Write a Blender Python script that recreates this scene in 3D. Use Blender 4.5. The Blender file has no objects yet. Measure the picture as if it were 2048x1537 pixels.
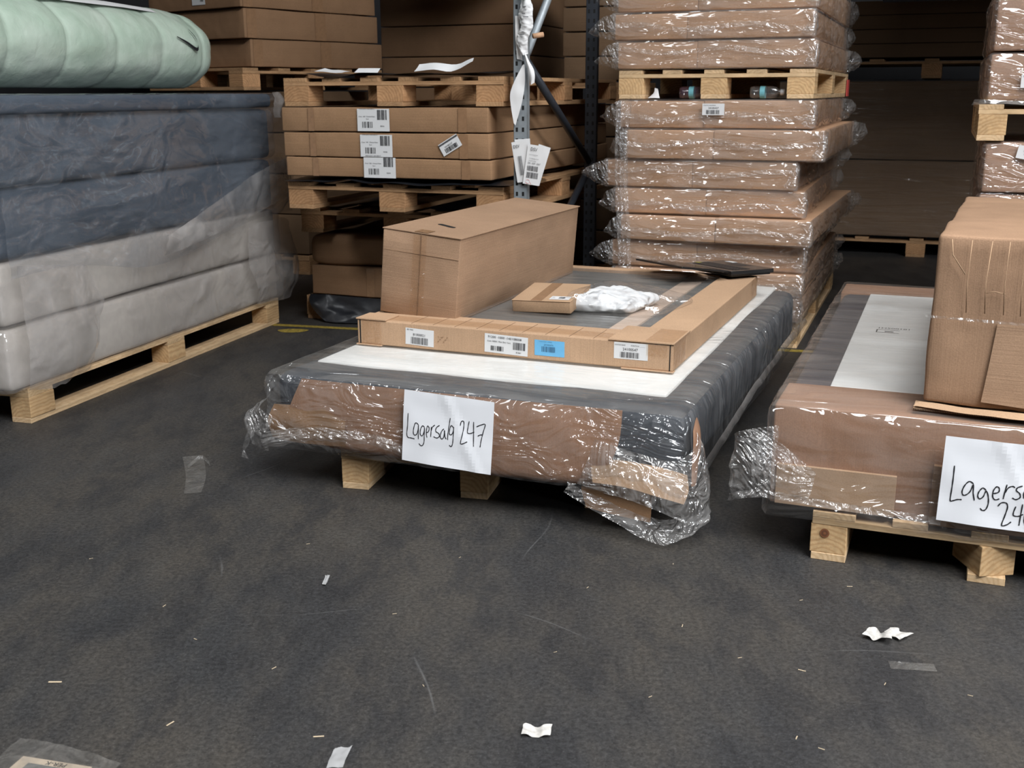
import bpy, bmesh, math, random
from mathutils import Vector, Matrix, noise
PI = math.pi
C = bpy.context.scene.collection
rnd = random.Random(7)

# ------------------------------------------------------------------ materials
MATS = {}
class NT:
    def __init__(s, name):
        s.m = bpy.data.materials.new(name); s.m.use_nodes = True
        s.t = s.m.node_tree; s.t.nodes.clear()
        s.out = s.t.nodes.new('ShaderNodeOutputMaterial'); MATS[name] = s.m
    def n(s, typ, **k):
        nd = s.t.nodes.new('ShaderNode' + typ)
        for a, v in k.items():
            if a.startswith('_'): setattr(nd, a[1:], v)
            else:
                key = a.replace('__', ' ')
                i = nd.inputs[int(key[1:])] if key[0] == 'i' and key[1:].isdigit() else nd.inputs[key]
                if isinstance(v, bpy.types.NodeSocket): s.t.links.new(v, i)
                else: i.default_value = v
        return nd
    def link(s, a, b): s.t.links.new(a, b)
    def surf(s, sock): s.link(sock, s.out.inputs['Surface'])
    def coord(s, scale=(1, 1, 1), kind='Object', rnd_off=False):
        tc = s.n('TexCoord').outputs[kind]
        if rnd_off:
            oi = s.n('ObjectInfo').outputs['Random']
            mul = s.n('Math', _operation='MULTIPLY', i0=oi, i1=37.0).outputs[0]
            cmb = s.n('CombineXYZ', X=mul, Y=mul, Z=mul).outputs[0]
            tc = s.n('VectorMath', _operation='ADD', i0=tc, i1=cmb).outputs[0]
        return s.n('Mapping', Vector=tc, Scale=scale).outputs[0]
    def noise(s, vec, sc, detail=3, rough=.55, dist=0, typ='FBM'):
        nd = s.n('TexNoise', Vector=vec, Scale=sc, Detail=detail, Roughness=rough, Distortion=dist)
        try:
            if typ != 'FBM': nd.noise_type = typ
        except Exception: pass
        return nd.outputs[0]
    def ramp(s, fac, stops):
        nd = s.n('ValToRGB', Fac=fac); cr = nd.color_ramp
        while len(cr.elements) < len(stops): cr.elements.new(.5)
        for e, (p, c) in zip(cr.elements, stops):
            e.position = p; e.color = (c, c, c, 1) if isinstance(c, (int, float)) else (*c, 1)
        return nd.outputs[0]
    def mix(s, fac, a, b, mode='MIX'):
        nd = s.n('MixRGB', _blend_type=mode)
        for k, v in (('Fac', fac), ('Color1', a), ('Color2', b)):
            if isinstance(v, bpy.types.NodeSocket): s.link(v, nd.inputs[k])
            else: nd.inputs[k].default_value = v if not isinstance(v, tuple) or len(v) == 4 else (*v, 1)
        return nd.outputs[0]
    def bump(s, h, strength=.3, dist=.01, normal=None):
        nd = s.n('Bump', Height=h, Strength=strength, Distance=dist)
        if normal: s.link(normal, nd.inputs['Normal'])
        return nd.outputs[0]

def simple(name, col, rough=.6, metal=0, spec=.5, noise_amt=0, nscale=40, bump=0, coat=0):
    t = NT(name); v = t.coord()
    c = (*col, 1)
    if noise_amt:
        nz = t.noise(v, nscale, 4)
        f = t.ramp(nz, [(.3, 1 - noise_amt), (.7, 1 + noise_amt)])
        c = t.mix(1, c, f, 'MULTIPLY')
    p = t.n('BsdfPrincipled', Roughness=rough, Metallic=metal)
    p.inputs['Specular IOR Level'].default_value = spec
    p.inputs['Coat Weight'].default_value = coat
    if isinstance(c, tuple): p.inputs['Base Color'].default_value = c
    else: t.link(c, p.inputs['Base Color'])
    if bump: t.link(t.bump(t.noise(v, nscale * 2, 4), bump, .003), p.inputs['Normal'])
    t.surf(p.outputs[0]); return t.m

def cardboard(name, col, lines='z', line_s=.12, dirt=.12):
    t = NT(name); v = t.coord(rnd_off=True)
    big = t.noise(v, 3, 3, .6); fine = t.noise(v, 260, 1, .7)
    sc = {'z': (.6, .6, 60), 'x': (60, .6, .6), 'y': (.6, 60, .6), 'xy': (60, 60, .6)}[lines]
    st = t.noise(t.coord(sc, rnd_off=True), 5, 2, .5)
    f = t.ramp(big, [(.25, 1 - dirt), (.75, 1 + dirt * .6)])
    f2 = t.ramp(fine, [(.3, .9), (.7, 1.08)]); f3 = t.ramp(st, [(.3, 1 - line_s), (.7, 1 + line_s)])
    c = t.mix(1, (*col, 1), f, 'MULTIPLY'); c = t.mix(1, c, f2, 'MULTIPLY'); c = t.mix(1, c, f3, 'MULTIPLY')
    p = t.n('BsdfPrincipled', Base__Color=c, Roughness=.82)
    p.inputs['Specular IOR Level'].default_value = .25
    h = t.n('Math', _operation='ADD', i0=st, i1=t.n('Math', _operation='MULTIPLY', i0=fine, i1=.5).outputs[0]).outputs[0]
    hb = t.noise(v, 9, 1)
    nb = t.bump(hb, .25, .02)
    t.link(t.bump(h, .22, .0025, nb), p.inputs['Normal'])
    t.surf(p.outputs[0]); return t.m

def wood(name, col, col2, axis='Y'):
    t = NT(name); v = t.coord(rnd_off=True)
    sc = {'Y': (1, .06, 1), 'X': (.06, 1, 1)}[axis]
    vs = t.coord(sc, rnd_off=True)
    oi = t.n('ObjectInfo').outputs['Random']
    off = t.n('Math', _operation='MULTIPLY_ADD', i0=oi, i1=.16, i2=-.08).outputs[0]
    off2 = t.n('Math', _operation='MULTIPLY_ADD', i0=oi, i1=-.1, i2=.09).outputs[0]
    tc = t.n('TexCoord').outputs['Object']
    cen = t.n('VectorMath', _operation='ADD', i0=tc, i1=t.n('CombineXYZ', X=off if axis == 'Y' else off2, Y=off if axis == 'X' else off2, Z=off2).outputs[0]).outputs[0]
    w = t.n('TexWave', _wave_type='RINGS', _rings_direction=axis, Vector=cen, Scale=22, Distortion=4.5, Detail=3)
    w.inputs['Detail Scale'].default_value = 1.2
    rings = w.outputs['Fac']
    gr = t.noise(vs, 60, 4, .6); blot = t.noise(v, 9, 3)
    c = t.mix(t.ramp(rings, [(.35, 0), (.95, .38)]), (*col, 1), (*col2, 1))
    c = t.mix(1, c, t.ramp(gr, [(.3, .84), (.7, 1.1)]), 'MULTIPLY')
    c = t.mix(1, c, t.ramp(blot, [(.3, .82), (.7, 1.1)]), 'MULTIPLY')
    tone = t.ramp(oi, [(0, .86), (1, 1.1)])
    c = t.mix(1, c, tone, 'MULTIPLY')
    p = t.n('BsdfPrincipled', Base__Color=c, Roughness=.8); p.inputs['Specular IOR Level'].default_value = .2
    t.link(t.bump(gr, .3, .003), p.inputs['Normal'])
    t.surf(p.outputs[0]); return t.m

def film(name, haze=.1, tint=(1, 1, 1), rough=.12, bump=.6, scale=(1, 1, 1), freq=14, streak=.25, gloss=1.0, dcol=(.8, .8, .8), trans=.985, rbump=.5, spark=.25):
    """thin clear polythene: see-through, milky where it doubles or folds, glossy crinkles"""
    t = NT(name); v = t.coord(scale)
    vv = t.n('VectorMath', _operation='MULTIPLY_ADD', i0=t.n('TexNoise', Vector=v, Scale=2.5, Detail=2).outputs[1], i1=(.5, .5, .5), i2=v).outputs[0]
    rid = t.noise(vv, freq, 2, .55, .3, 'RIDGED_MULTIFRACTAL')
    lo = t.noise(vv, freq * .4, 3, .6, .6)
    patch = t.noise(t.coord((1, 1, 1)), 5, 2)
    fold = t.noise(t.n('Mapping', Vector=vv, Rotation=(.35, -.45, .2), Scale=(.35, .4, 2.0)).outputs[0], freq * .9, 2, .5, .2, 'RIDGED_MULTIFRACTAL')
    h = t.n('Math', _operation='MULTIPLY_ADD', i0=rid, i1=rbump, i2=lo).outputs[0]
    h = t.n('Math', _operation='MULTIPLY_ADD', i0=fold, i1=.5, i2=h).outputs[0]
    nb = t.bump(h, min(1, bump), .035 * max(1, bump))
    line = t.ramp(rid, [(.66, 0), (.92, 1)])
    line = t.n('Math', _operation='MAXIMUM', i0=line, i1=t.ramp(fold, [(.74, 0), (.93, 1)])).outputs[0]
    pm = t.ramp(patch, [(.42, .08), (.62, 1)])
    lp_ = t.n('Math', _operation='MULTIPLY', i0=line, i1=pm).outputs[0]
    hz = t.n('Math', _operation='MULTIPLY', i0=lp_, i1=streak).outputs[0]
    hzl = t.ramp(lo, [(.35, haze * .4), (.7, haze * 1.6)])
    hf = t.n('Math', _operation='ADD', _use_clamp=True, i0=hz, i1=hzl).outputs[0]
    tr = t.n('BsdfTransparent', Color=(tint[0] * trans, tint[1] * trans, tint[2] * trans, 1))
    df = t.n('BsdfDiffuse', Color=(*dcol, 1)); t.link(nb, df.inputs['Normal'])
    tl = t.n('BsdfTranslucent', Color=(*dcol, 1))
    dd = t.n('MixShader', Fac=.4, i1=df.outputs[0], i2=tl.outputs[0]).outputs[0]
    m1 = t.n('MixShader', Fac=hf, i1=tr.outputs[0], i2=dd).outputs[0]
    gl = t.n('BsdfGlossy', Color=(1, 1, 1, 1), Roughness=rough); t.link(nb, gl.inputs['Normal'])
    fc = t.n('LayerWeight', Blend=.5).outputs['Facing']
    f5 = t.n('Math', _operation='POWER', i0=fc, i1=4.0).outputs[0]
    ff = t.n('Math', _operation='MULTIPLY_ADD', _use_clamp=True, i0=f5, i1=.42 * min(1, gloss), i2=.05 * gloss).outputs[0]
    ff = t.n('Math', _operation='MULTIPLY_ADD', _use_clamp=True, i0=lp_, i1=spark, i2=ff).outputs[0]
    m2 = t.n('MixShader', Fac=ff, i1=m1, i2=gl.outputs[0]).outputs[0]
    t.surf(m2); return t.m

def floor_mat():
    t = NT('floor_concrete'); v = t.coord((1, 1, 1), 'Object')
    rot = t.n('Mapping', Vector=t.n('TexCoord').outputs['Object'], Rotation=(0, 0, .75), Scale=(1.0, .45, 1)).outputs[0]
    a = t.noise(rot, 2.2, 4, .68, .0); b = t.noise(rot, 6.5, 4, .72, .0); sp = t.noise(v, 85, 2, .8); sp2 = t.noise(v, 210, 1, .8)
    c = t.mix(t.ramp(a, [(.40, 0), (.60, 1)]), (.027, .027, .028, 1), (.041, .036, .0305, 1))
    c = t.mix(t.ramp(b, [(.38, .65), (.52, 0)]), c, (.016, .016, .0175, 1))
    c = t.mix(t.ramp(b, [(.58, 0), (.78, .5)]), c, (.058, .055, .050, 1))
    c = t.mix(1, c, t.ramp(sp, [(.34, .62), (.5, 1.0), (.70, 1.5)]), 'MULTIPLY')
    c = t.mix(t.ramp(sp2, [(.62, 0), (.74, .32)]), c, (.13, .13, .125, 1))
    # scratches
    w = t.n('VectorMath', _operation='MULTIPLY_ADD', i0=t.n('TexNoise', Vector=v, Scale=1.1, Detail=1).outputs[1], i1=(1.2, 1.2, 1.2), i2=v).outputs[0]
    vo = t.n('TexVoronoi', _feature='DISTANCE_TO_EDGE', Vector=w, Scale=.9).outputs['Distance']
    ln = t.ramp(vo, [(.0, 1), (.004, 0)])
    gate = t.ramp(t.noise(v, 3.1, 1), [(.52, 0), (.66, .35)])
    c = t.mix(t.n('Math', _operation='MULTIPLY', i0=ln, i1=gate).outputs[0], c, (.17, .17, .17, 1))
    p = t.n('BsdfPrincipled', Base__Color=c); p.inputs['Specular IOR Level'].default_value = .45
    t.link(t.ramp(a, [(.3, .48), (.7, .68)]), p.inputs['Roughness'])
    t.link(t.bump(sp, .35, .004), p.inputs['Normal'])
    t.surf(p.outputs[0]); return t.m

M_floor = floor_mat()
M_card = cardboard('cardboard_tan_shaded', (.29, .17, .092), 'z', .05)  # tan darkened so the labelled rack boxes look shaded
M_card_x = cardboard('cardboard_tan_vertical_flutes', (.47, .305, .19), 'xy', .05)
M_card_light = cardboard('cardboard_light', (.42, .275, .17), 'y', .03)
M_card_box = cardboard('cardboard_long_box', (.34, .215, .135), 'z', .04)
M_card_brown = cardboard('cardboard_brown', (.26, .15, .082), 'z', .03)
M_card_red = cardboard('cardboard_reddish', (.32, .178, .11), 'x', .03)
M_card_stack = cardboard('cardboard_stack', (.50, .30, .18), 'z', .03)
M_card_shaded = cardboard('cardboard_shaded', (.15, .092, .052), 'z', .05)  # shade on the rear loads is put into this darker cardboard colour
M_edge = simple('cardboard_edge', (.20, .12, .07), .9, noise_amt=.3, nscale=200)
M_block = wood('pallet_block_wood', (.60, .40, .21), (.36, .18, .07), 'Y')
M_board = wood('pallet_board_wood', (.66, .47, .28), (.46, .28, .13), 'Y')
M_boardx = wood('pallet_stringer_wood', (.64, .45, .26), (.46, .28, .13), 'X')
M_block_d = wood('old_pallet_block_wood', (.46, .26, .13), (.24, .11, .045), 'Y')
M_board_d = wood('old_pallet_board_wood', (.42, .25, .13), (.28, .15, .07), 'Y')
M_boardx_d = wood('old_pallet_stringer_wood', (.44, .26, .135), (.28, .15, .07), 'X')
M_paper = simple('white_paper', (.78, .79, .82), .7, noise_amt=.02, nscale=8)
M_label = simple('label_white', (.66, .66, .66), .5)
M_blue = simple('label_blue', (.14, .42, .68), .5, noise_amt=.05)
M_ink = simple('ink_black', (.012, .012, .015), .5)
M_inkg = simple('ink_grey', (.07, .07, .075), .6)
M_red = simple('ink_red', (.5, .03, .03), .5)
M_redp = simple('paint_red', (.5, .06, .05), .6)
M_yellow = simple('floor_paint_yellow', (.26, .19, .03), .7, noise_amt=.5, nscale=60)
M_white_fab = simple('white_fabric', (.80, .80, .78), .8, noise_amt=.03, nscale=12, bump=.2)
def crease_white():
    t = NT('creased_white_fabric'); v = t.coord((1, 1, 1))
    r1 = t.noise(v, 16, 3, .6, .6, 'RIDGED_MULTIFRACTAL')
    p = t.n('BsdfPrincipled', Roughness=.7); p.inputs['Base Color'].default_value = (.78, .79, .80, 1)
    t.link(t.bump(r1, 1.0, .03), p.inputs['Normal']); t.surf(p.outputs[0]); return t.m
M_crease = crease_white()
M_grey_fab = simple('charcoal_fabric', (.042, .048, .058), .85, noise_amt=.15, nscale=150, bump=.3)
M_blue_fab = simple('slate_fabric', (.046, .062, .086), .85, noise_amt=.12, nscale=150, bump=.3)
M_cream = simple('cream_fabric', (.50, .455, .41), .85, noise_amt=.06, nscale=30, bump=.3)
M_greypan = simple('grey_fabric_panel', (.125, .122, .115), .8, noise_amt=.12, nscale=90, bump=.2)
M_slat = simple('pale_wood_slat', (.70, .52, .40), .6, noise_amt=.05, nscale=30)
M_steel = simple('galvanised_steel', (.27, .30, .32), .45, .35, noise_amt=.12, nscale=25)
M_steel_d = simple('dark_and_shaded_steel', (.035, .04, .05), .45, .4, noise_amt=.1, nscale=30)
M_hole = simple('slot_shadow', (.004, .004, .004), .9)
M_black = simple('laptop_black', (.010, .010, .011), .28, coat=.3)
M_key = simple('laptop_keys', (.022, .020, .020), .5)
M_tape = simple('brown_tape', (.27, .155, .085), .22, noise_amt=.1, nscale=50, coat=.5)
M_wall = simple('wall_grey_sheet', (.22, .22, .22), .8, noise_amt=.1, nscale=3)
M_cap = simple('bottle_cap_white', (.75, .78, .8), .4)

F_bag = film('polythene_bag', haze=.09, bump=1.2, freq=18, streak=.40, rough=.07, scale=(1, 1, 1.8), spark=.6, gloss=1.6)
F_cart = film('carton_polythene', haze=.15, bump=1.5, freq=9, streak=.55, rough=.08, scale=(.6, .8, 2.2), dcol=(.86, .81, .77), spark=.8, gloss=2.6)
F_six = film('carton_bag_polythene', haze=.09, bump=1.5, freq=10, streak=.34, rough=.07, scale=(.6, .8, 1.6), dcol=(.84, .79, .75), spark=.55, gloss=1.8)
F_ear = film('polythene_gathered', haze=.20, bump=1.2, freq=34, streak=.5, rough=.08, dcol=(.84, .82, .80), spark=.7, gloss=2.0)
F_tight = film('stretch_film', haze=.04, bump=.8, freq=14, streak=.12, rough=.16, scale=(.25, .5, 4.5), spark=.2, gloss=.8)
F_top = film('polythene_over_top', haze=.19, bump=.8, freq=12, streak=.24, rough=.2, scale=(.5, 1.8, 1), gloss=.8, dcol=(.58, .54, .49), spark=.12)
F_shrink = film('shrink_wrap', haze=.13, bump=2.0, freq=14, streak=.6, rough=.07, scale=(.6, 1, 2.2), gloss=3.0, dcol=(.86, .80, .78), spark=1.0)
F_milky = film('milky_polythene', haze=.32, bump=1.1, freq=6, streak=.34, rough=.12, gloss=1.6, dcol=(.64, .61, .59), spark=.6)
F_slate = film('clear_polythene_sheet', haze=.14, bump=1.3, freq=5, streak=.42, rough=.08, gloss=1.8, dcol=(.42, .47, .54), scale=(1, .8, 1.5), spark=.9, rbump=.9)
F_dark = simple('black_polythene', (.012, .013, .016), .3, noise_amt=.2, nscale=10, bump=.2)
F_clear = film('clear_plastic', haze=.03, bump=.3, freq=20, streak=.05, rough=.06, gloss=1.4)

def mint():
    t = NT('mint_duvet_bag'); v = t.coord()
    n1 = t.noise(v, 22, 3, .5, .5); n2 = t.noise(v, 6, 3, .5, .8, 'RIDGED_MULTIFRACTAL'); n3 = t.noise(v, 5, 3)
    c = t.mix(t.ramp(n3, [(.35, 0), (.7, 1)]), (.37, .47, .38, 1), (.49, .57, .49, 1))
    c = t.mix(t.ramp(n2, [(.75, 0), (1.0, .30)]), c, (.72, .76, .72, 1))
    p = t.n('BsdfPrincipled', Base__Color=c, Roughness=.5)
    p.inputs['Coat Weight'].default_value = .6; p.inputs['Coat Roughness'].default_value = .16
    h = t.n('Math', _operation='MULTIPLY_ADD', i0=n2, i1=1.2, i2=n1).outputs[0]
    nb = t.bump(h, .35, .008); t.link(nb, p.inputs['Normal']); t.link(nb, p.inputs['Coat Normal'])
    t.surf(p.outputs[0]); return t.m
M_mint = mint()

# ------------------------------------------------------------------ object helpers
def link(o, parent=None):
    C.objects.link(o)
    if parent: o.parent = parent
    return o
def tag(o, label=None, cat=None, group=None, kind=None):
    if label: o['label'] = label
    if cat: o['category'] = cat
    if group: o['group'] = group
    if kind: o['kind'] = kind
    return o
def empty(name, loc, yaw=0, label=None, cat=None, group=None, rot=None):
    o = bpy.data.objects.new(name, None); o.empty_display_size = .1
    o.location = loc; o.rotation_euler = rot if rot else (0, 0, math.radians(yaw))
    C.objects.link(o); return tag(o, label, cat, group)

class MB:
    def __init__(s): s.v = []; s.f = []; s.mi = []; s.sm = []
    def add(s, vs, fs, mi=0, smooth=False):
        b = len(s.v); s.v += [tuple(p) for p in vs]
        for f in fs: s.f.append([b + i for i in f]); s.mi.append(mi); s.sm.append(smooth)
    def box(s, x0, x1, y0, y1, z0, z1, mi=0, M=None, bev=0):
        vs = [Vector(p) for p in ((x0, y0, z0), (x1, y0, z0), (x1, y1, z0), (x0, y1, z0), (x0, y0, z1), (x1, y0, z1), (x1, y1, z1), (x0, y1, z1))]
        fs = [(0, 3, 2, 1), (4, 5, 6, 7), (0, 1, 5, 4), (1, 2, 6, 5), (2, 3, 7, 6), (3, 0, 4, 7)]
        if bev:
            bm = bmesh.new(); bv = [bm.verts.new(p) for p in vs]
            for f in fs: bm.faces.new([bv[i] for i in f])
            bmesh.ops.bevel(bm, geom=bm.edges[:] , offset=bev, segments=2, affect='EDGES', profile=.5)
            bm.verts.index_update(); vs = [v.co.copy() for v in bm.verts]; fs = [[v.index for v in f.verts] for f in bm.faces]; bm.free()
        if M: vs = [M @ v for v in vs]
        s.add(vs, fs, mi, False)
    def grid(s, P, mi=0, smooth=True, flip=False):
        nu = len(P); nv = len(P[0]); vs = [p for r in P for p in r]; fs = []
        for i in range(nu - 1):
            for j in range(nv - 1):
                q = (i * nv + j, (i + 1) * nv + j, (i + 1) * nv + j + 1, i * nv + j + 1)
                fs.append(q[::-1] if flip else q)
        s.add(vs, fs, mi, smooth)
    def tube(s, pts, r, n=8, mi=0, cap=True, smooth=True):
        pts = [Vector(p) for p in pts]; rs = r if isinstance(r, (list, tuple)) else [r] * len(pts)
        rings = []; up = Vector((0, 0, 1))
        for i, p in enumerate(pts):
            d = (pts[min(i + 1, len(pts) - 1)] - pts[max(i - 1, 0)]).normalized()
            a = d.cross(up)
            if a.length < 1e-3: a = d.cross(Vector((1, 0, 0)))
            a.normalize(); b = a.cross(d)
            rings.append([p + (a * math.cos(2 * PI * k / n) + b * math.sin(2 * PI * k / n)) * rs[i] for k in range(n)])
        vs = [q for g in rings for q in g]; fs = []
        for i in range(len(pts) - 1):
            for k in range(n):
                fs.append((i * n + k, i * n + (k + 1) % n, (i + 1) * n + (k + 1) % n, (i + 1) * n + k))
        if cap: fs.append(tuple(range(n))[::-1]); fs.append(tuple((len(pts) - 1) * n + k for k in range(n)))
        s.add(vs, fs, mi, smooth)
    def build(s, name, mats, parent=None, loc=None, label=None):
        me = bpy.data.meshes.new(name); me.from_pydata(s.v, [], s.f)
        mats = mats if isinstance(mats, (list, tuple)) else [mats]
        for m in mats: me.materials.append(m)
        me.polygons.foreach_set('material_index', s.mi); me.polygons.foreach_set('use_smooth', s.sm)
        me.update()
        o = bpy.data.objects.new(name, me)
        if loc: o.location = loc
        if label: o['label'] = label
        return link(o, parent)

def nz(p, f, seed=0): return noise.noise(Vector(p) * f + Vector((seed * 13.1, seed * 7.7, seed * 3.3)))
def ridged(p, f, seed=0):
    v = 0; a = 1
    for _ in range(3):
        v += a * (1 - abs(nz(p, f, seed)) * 2); f *= 2.1; a *= .45; seed += 1
    return v / 1.6

def axis_pts(L, r, res):
    if L <= 2.2 * r: return [0, L * .12, L * .5, L * .88, L]
    n = max(1, int(round((L - 2 * r) / res)))
    return [0, r * .3, r] + [r + (L - 2 * r) * i / n for i in range(1, n)] + [L - r, L - r * .3, L]

def soft(mb, x0, x1, y0, y1, z0, z1, r=.01, res=.1, disp=None, faces='all', mi=0):
    """rounded box whose surface may be pushed along its normal by disp(p, n)"""
    W, D, H = x1 - x0, y1 - y0, z1 - z0; r = min(r, W * .45, D * .45, H * .45)
    ax = axis_pts(W, r, res); ay = axis_pts(D, r, res); az = axis_pts(H, r, res)
    def proj(x, y, z):
        p = Vector((x, y, z)); q = Vector((min(max(x, r), W - r), min(max(y, r), D - r), min(max(z, r), H - r)))
        d = p - q
        n = d.normalized() if d.length > 1e-9 else Vector((0, 0, 0))
        p = q + n * r + Vector((x0, y0, z0))
        if disp:
            p = p + n * disp(p, n)
        return p
    F = {'F': ([[proj(x, 0, z) for z in az] for x in ax], False), 'B': ([[proj(x, D, z) for z in az] for x in ax], True),
         'L': ([[proj(0, y, z) for z in az] for y in ay], True), 'R': ([[proj(W, y, z) for z in az] for y in ay], False),
         'T': ([[proj(x, y, H) for y in ay] for x in ax], False), 'D': ([[proj(x, y, 0) for y in ay] for x in ax], True)}
    for k, (P, fl) in F.items():
        if faces == 'all' or k in faces: mb.grid(P, mi, True, fl)

def weld(o, d=1e-5):
    bm = bmesh.new(); bm.from_mesh(o.data); bmesh.ops.remove_doubles(bm, verts=bm.verts[:], dist=d)
    bm.to_mesh(o.data); bm.free(); o.data.update(); return o

def cr(p0, p1, p2, p3, t):
    return .5 * ((2 * p1) + (p2 - p0) * t + (2 * p0 - 5 * p1 + 4 * p2 - p3) * t * t + (3 * p1 - p0 - 3 * p2 + p3) * t ** 3)
def spline(pts, n):
    out = []; m = len(pts) - 1
    for i in range(n + 1):
        s = i / n * m; k = min(int(s), m - 1); t = s - k
        g = lambda j: pts[max(0, min(m, j))]
        out.append(cr(g(k - 1), g(k), g(k + 1), g(k + 2), t))
    return out
def sheet(mb, rows, nu=24, nv=24, amp=.004, freq=18, seed=0, mi=0, ridge=False):
    rows = [[Vector(p) for p in r] for r in rows]
    R = [spline(r, nv) for r in rows]
    cols = [spline([R[i][j] for i in range(len(R))], nu) for j in range(nv + 1)]
    P = [[cols[j][i].copy() for j in range(nv + 1)] for i in range(nu + 1)]
    Q = []
    for i in range(nu + 1):
        row = []
        for j in range(nv + 1):
            du = P[min(i + 1, nu)][j] - P[max(i - 1, 0)][j]; dv = P[i][min(j + 1, nv)] - P[i][max(j - 1, 0)]
            n = du.cross(dv)
            n = n.normalized() if n.length > 1e-9 else Vector((0, 0, 1))
            d = (ridged(P[i][j], freq, seed) - .4 if ridge else nz(P[i][j], freq, seed)) * amp
            row.append(P[i][j] + n * d)
        Q.append(row)
    mb.grid(Q, mi, True)

def sheets(name, mat, parent, specs):
    for sp in specs:
        mb = MB(); sheet(mb, *sp); mb.build(name, mat, parent)

# text glyphs as mesh
_tc = {}
def text_mesh(txt):
    if txt in _tc: return _tc[txt]
    cu = bpy.data.curves.new('tmp', 'FONT'); cu.body = txt; cu.size = 1; cu.resolution_u = 2
    o = bpy.data.objects.new('tmp', cu); C.objects.link(o)
    dg = bpy.context.evaluated_depsgraph_get(); dg.update()
    me = bpy.data.meshes.new_from_object(o.evaluated_get(dg))
    vs = [v.co.copy() for v in me.vertices]; fs = [list(p.vertices) for p in me.polygons]
    bpy.data.objects.remove(o); bpy.data.meshes.remove(me); bpy.data.curves.remove(cu)
    _tc[txt] = (vs, fs); return vs, fs
def put_text(mb, txt, x, y, size, z=.0004, mi=1, width=None, rot=0, flipx=False):
    vs, fs = text_mesh(txt)
    if not vs: return
    w = max(v.x for v in vs) - min(v.x for v in vs)
    sx = width / w if width else size
    c, s_ = math.cos(rot), math.sin(rot)
    out = []
    for v in vs:
        a, b = v.x * sx, v.y * size
        out.append((x + a * c - b * s_, y + a * s_ + b * c, z))
    mb.add(out, fs, mi)
def bars(mb, x, y, w, h, n=26, seed=1, z=.0004, mi=1):
    r = random.Random(seed); xs = [0.]; 
    for i in range(n * 2): xs.append(xs[-1] + r.choice([1, 1, 2, 3]))
    k = w / xs[-1]
    for i in range(0, n * 2, 2):
        a, b = x + xs[i] * k, x + xs[i + 1] * k
        mb.add([(a, y, z), (b, y, z), (b, y + h, z), (a, y + h, z)], [(0, 1, 2, 3)], mi)
def plane_basis(parent_rot_front='front'): pass
def label_obj(name, w, h, fn, origin, xdir=(1, 0, 0), ydir=(0, 0, 1), parent=None, mats=None, label=None, curl=0, round_=0):
    """flat sticker; local (x,y) on the sheet, lies on origin + x*xdir + y*ydir, faces xdir × ydir"""
    X = Vector(xdir).normalized(); Y = Vector(ydir).normalized(); N = X.cross(Y).normalized()
    mb = MB(); n = 6
    P = [[(w * i / n, h * j / n, -.0006) for j in range(n + 1)] for i in range(n + 1)]
    mb.grid([[Vector(p) for p in r] for r in P], 0, False)
    mb.box(0, w, 0, h, -.0012, -.0007, 0)
    if fn: fn(mb)
    O = Vector(origin)
    def bend(v):
        c = curl * ((v[0] / w) ** 2 + (1 - v[1] / h) ** 2 * .3) if curl else 0
        return O + X * v[0] + Y * v[1] + N * (v[2] + .0015 + c)
    mb.v = [tuple(bend(v)) for v in mb.v]
    return mb.build(name, mats or [M_label, M_ink, M_inkg, M_red], parent, label=label)

# ------------------------------------------------------------------ pallets
_mesh_cache = {}
def board(dims, mat, key, bev=.0015, seed=0):
    k = (tuple(round(d, 4) for d in dims), mat.name, key)
    if k not in _mesh_cache:
        mb = MB(); w, d, h = dims; mb.box(-w / 2, w / 2, -d / 2, d / 2, 0, h, 0, bev=bev)
        me = bpy.data.meshes.new(key); me.from_pydata(mb.v, [], mb.f); me.materials.append(mat); me.update()
        _mesh_cache[k] = me
    return _mesh_cache[k]
def part(name, me, loc, parent, rotz=0, label=None, tilt=(0, 0)):
    o = bpy.data.objects.new(name, me); o.location = loc; o.rotation_euler = (tilt[0], tilt[1], rotz)
    if label: o['label'] = label
    return link(o, parent)
def pallet(loc, yaw, W, D, label, old=False, bw=.145, bend=.1, hb=.078, nd=5, dw=.13, group=None, th=.022, skew=None, tilt=0, edge_w=None):
    """origin = front-left bottom corner. W across the front, D to the back; blocks, bottom boards along D,
    stringers across the front, deck boards along D"""
    r = random.Random(hash(label) % 1000 if False else len(label) * 7 + int(W * 100))
    mb_, mx, my = (M_block_d, M_boardx_d, M_board_d) if old else (M_block, M_boardx, M_board)
    e = empty('wooden_pallet', loc, yaw, label, 'pallet', group)
    if tilt: e.rotation_euler.x = tilt
    bx = [bw / 2, W / 2, W - bw / 2]; by = [.0725, D / 2, D - .0725]
    for i, x in enumerate(bx):
        part('bottom_board', board((bw - .004, D, th), my, 'bottom_board'), (x, D / 2, 0), e)
        for j, y in enumerate(by):
            rz = r.uniform(-.02, .02); dx = r.uniform(-.003, .003)
            if skew and skew == (i, j): rz = .5; dx = -.01
            part('block', board((bw, .145, hb), mb_, 'block', .002), (x + dx, y + r.uniform(0, .004), th), e, rz)
    z = th + hb
    for y in by: part('stringer', board((W, .145, th * .85), mx, 'stringer'), (W / 2, y, z), e)
    z += th * .85
    ew = edge_w or dw
    xs = [ew / 2] + [ew / 2 + (W - ew) * k / (nd - 1) for k in range(1, nd - 1)] + [W - ew / 2]
    for k, x in enumerate(xs):
        w = ew if k in (0, nd - 1) else dw * .8
        part('deck_board', board((w, D, th * .85), my, 'deck_board'), (x + r.uniform(-.006, .006) * (0 < k < nd - 1), D / 2, z), e)
    return e, z + th * .85

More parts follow.
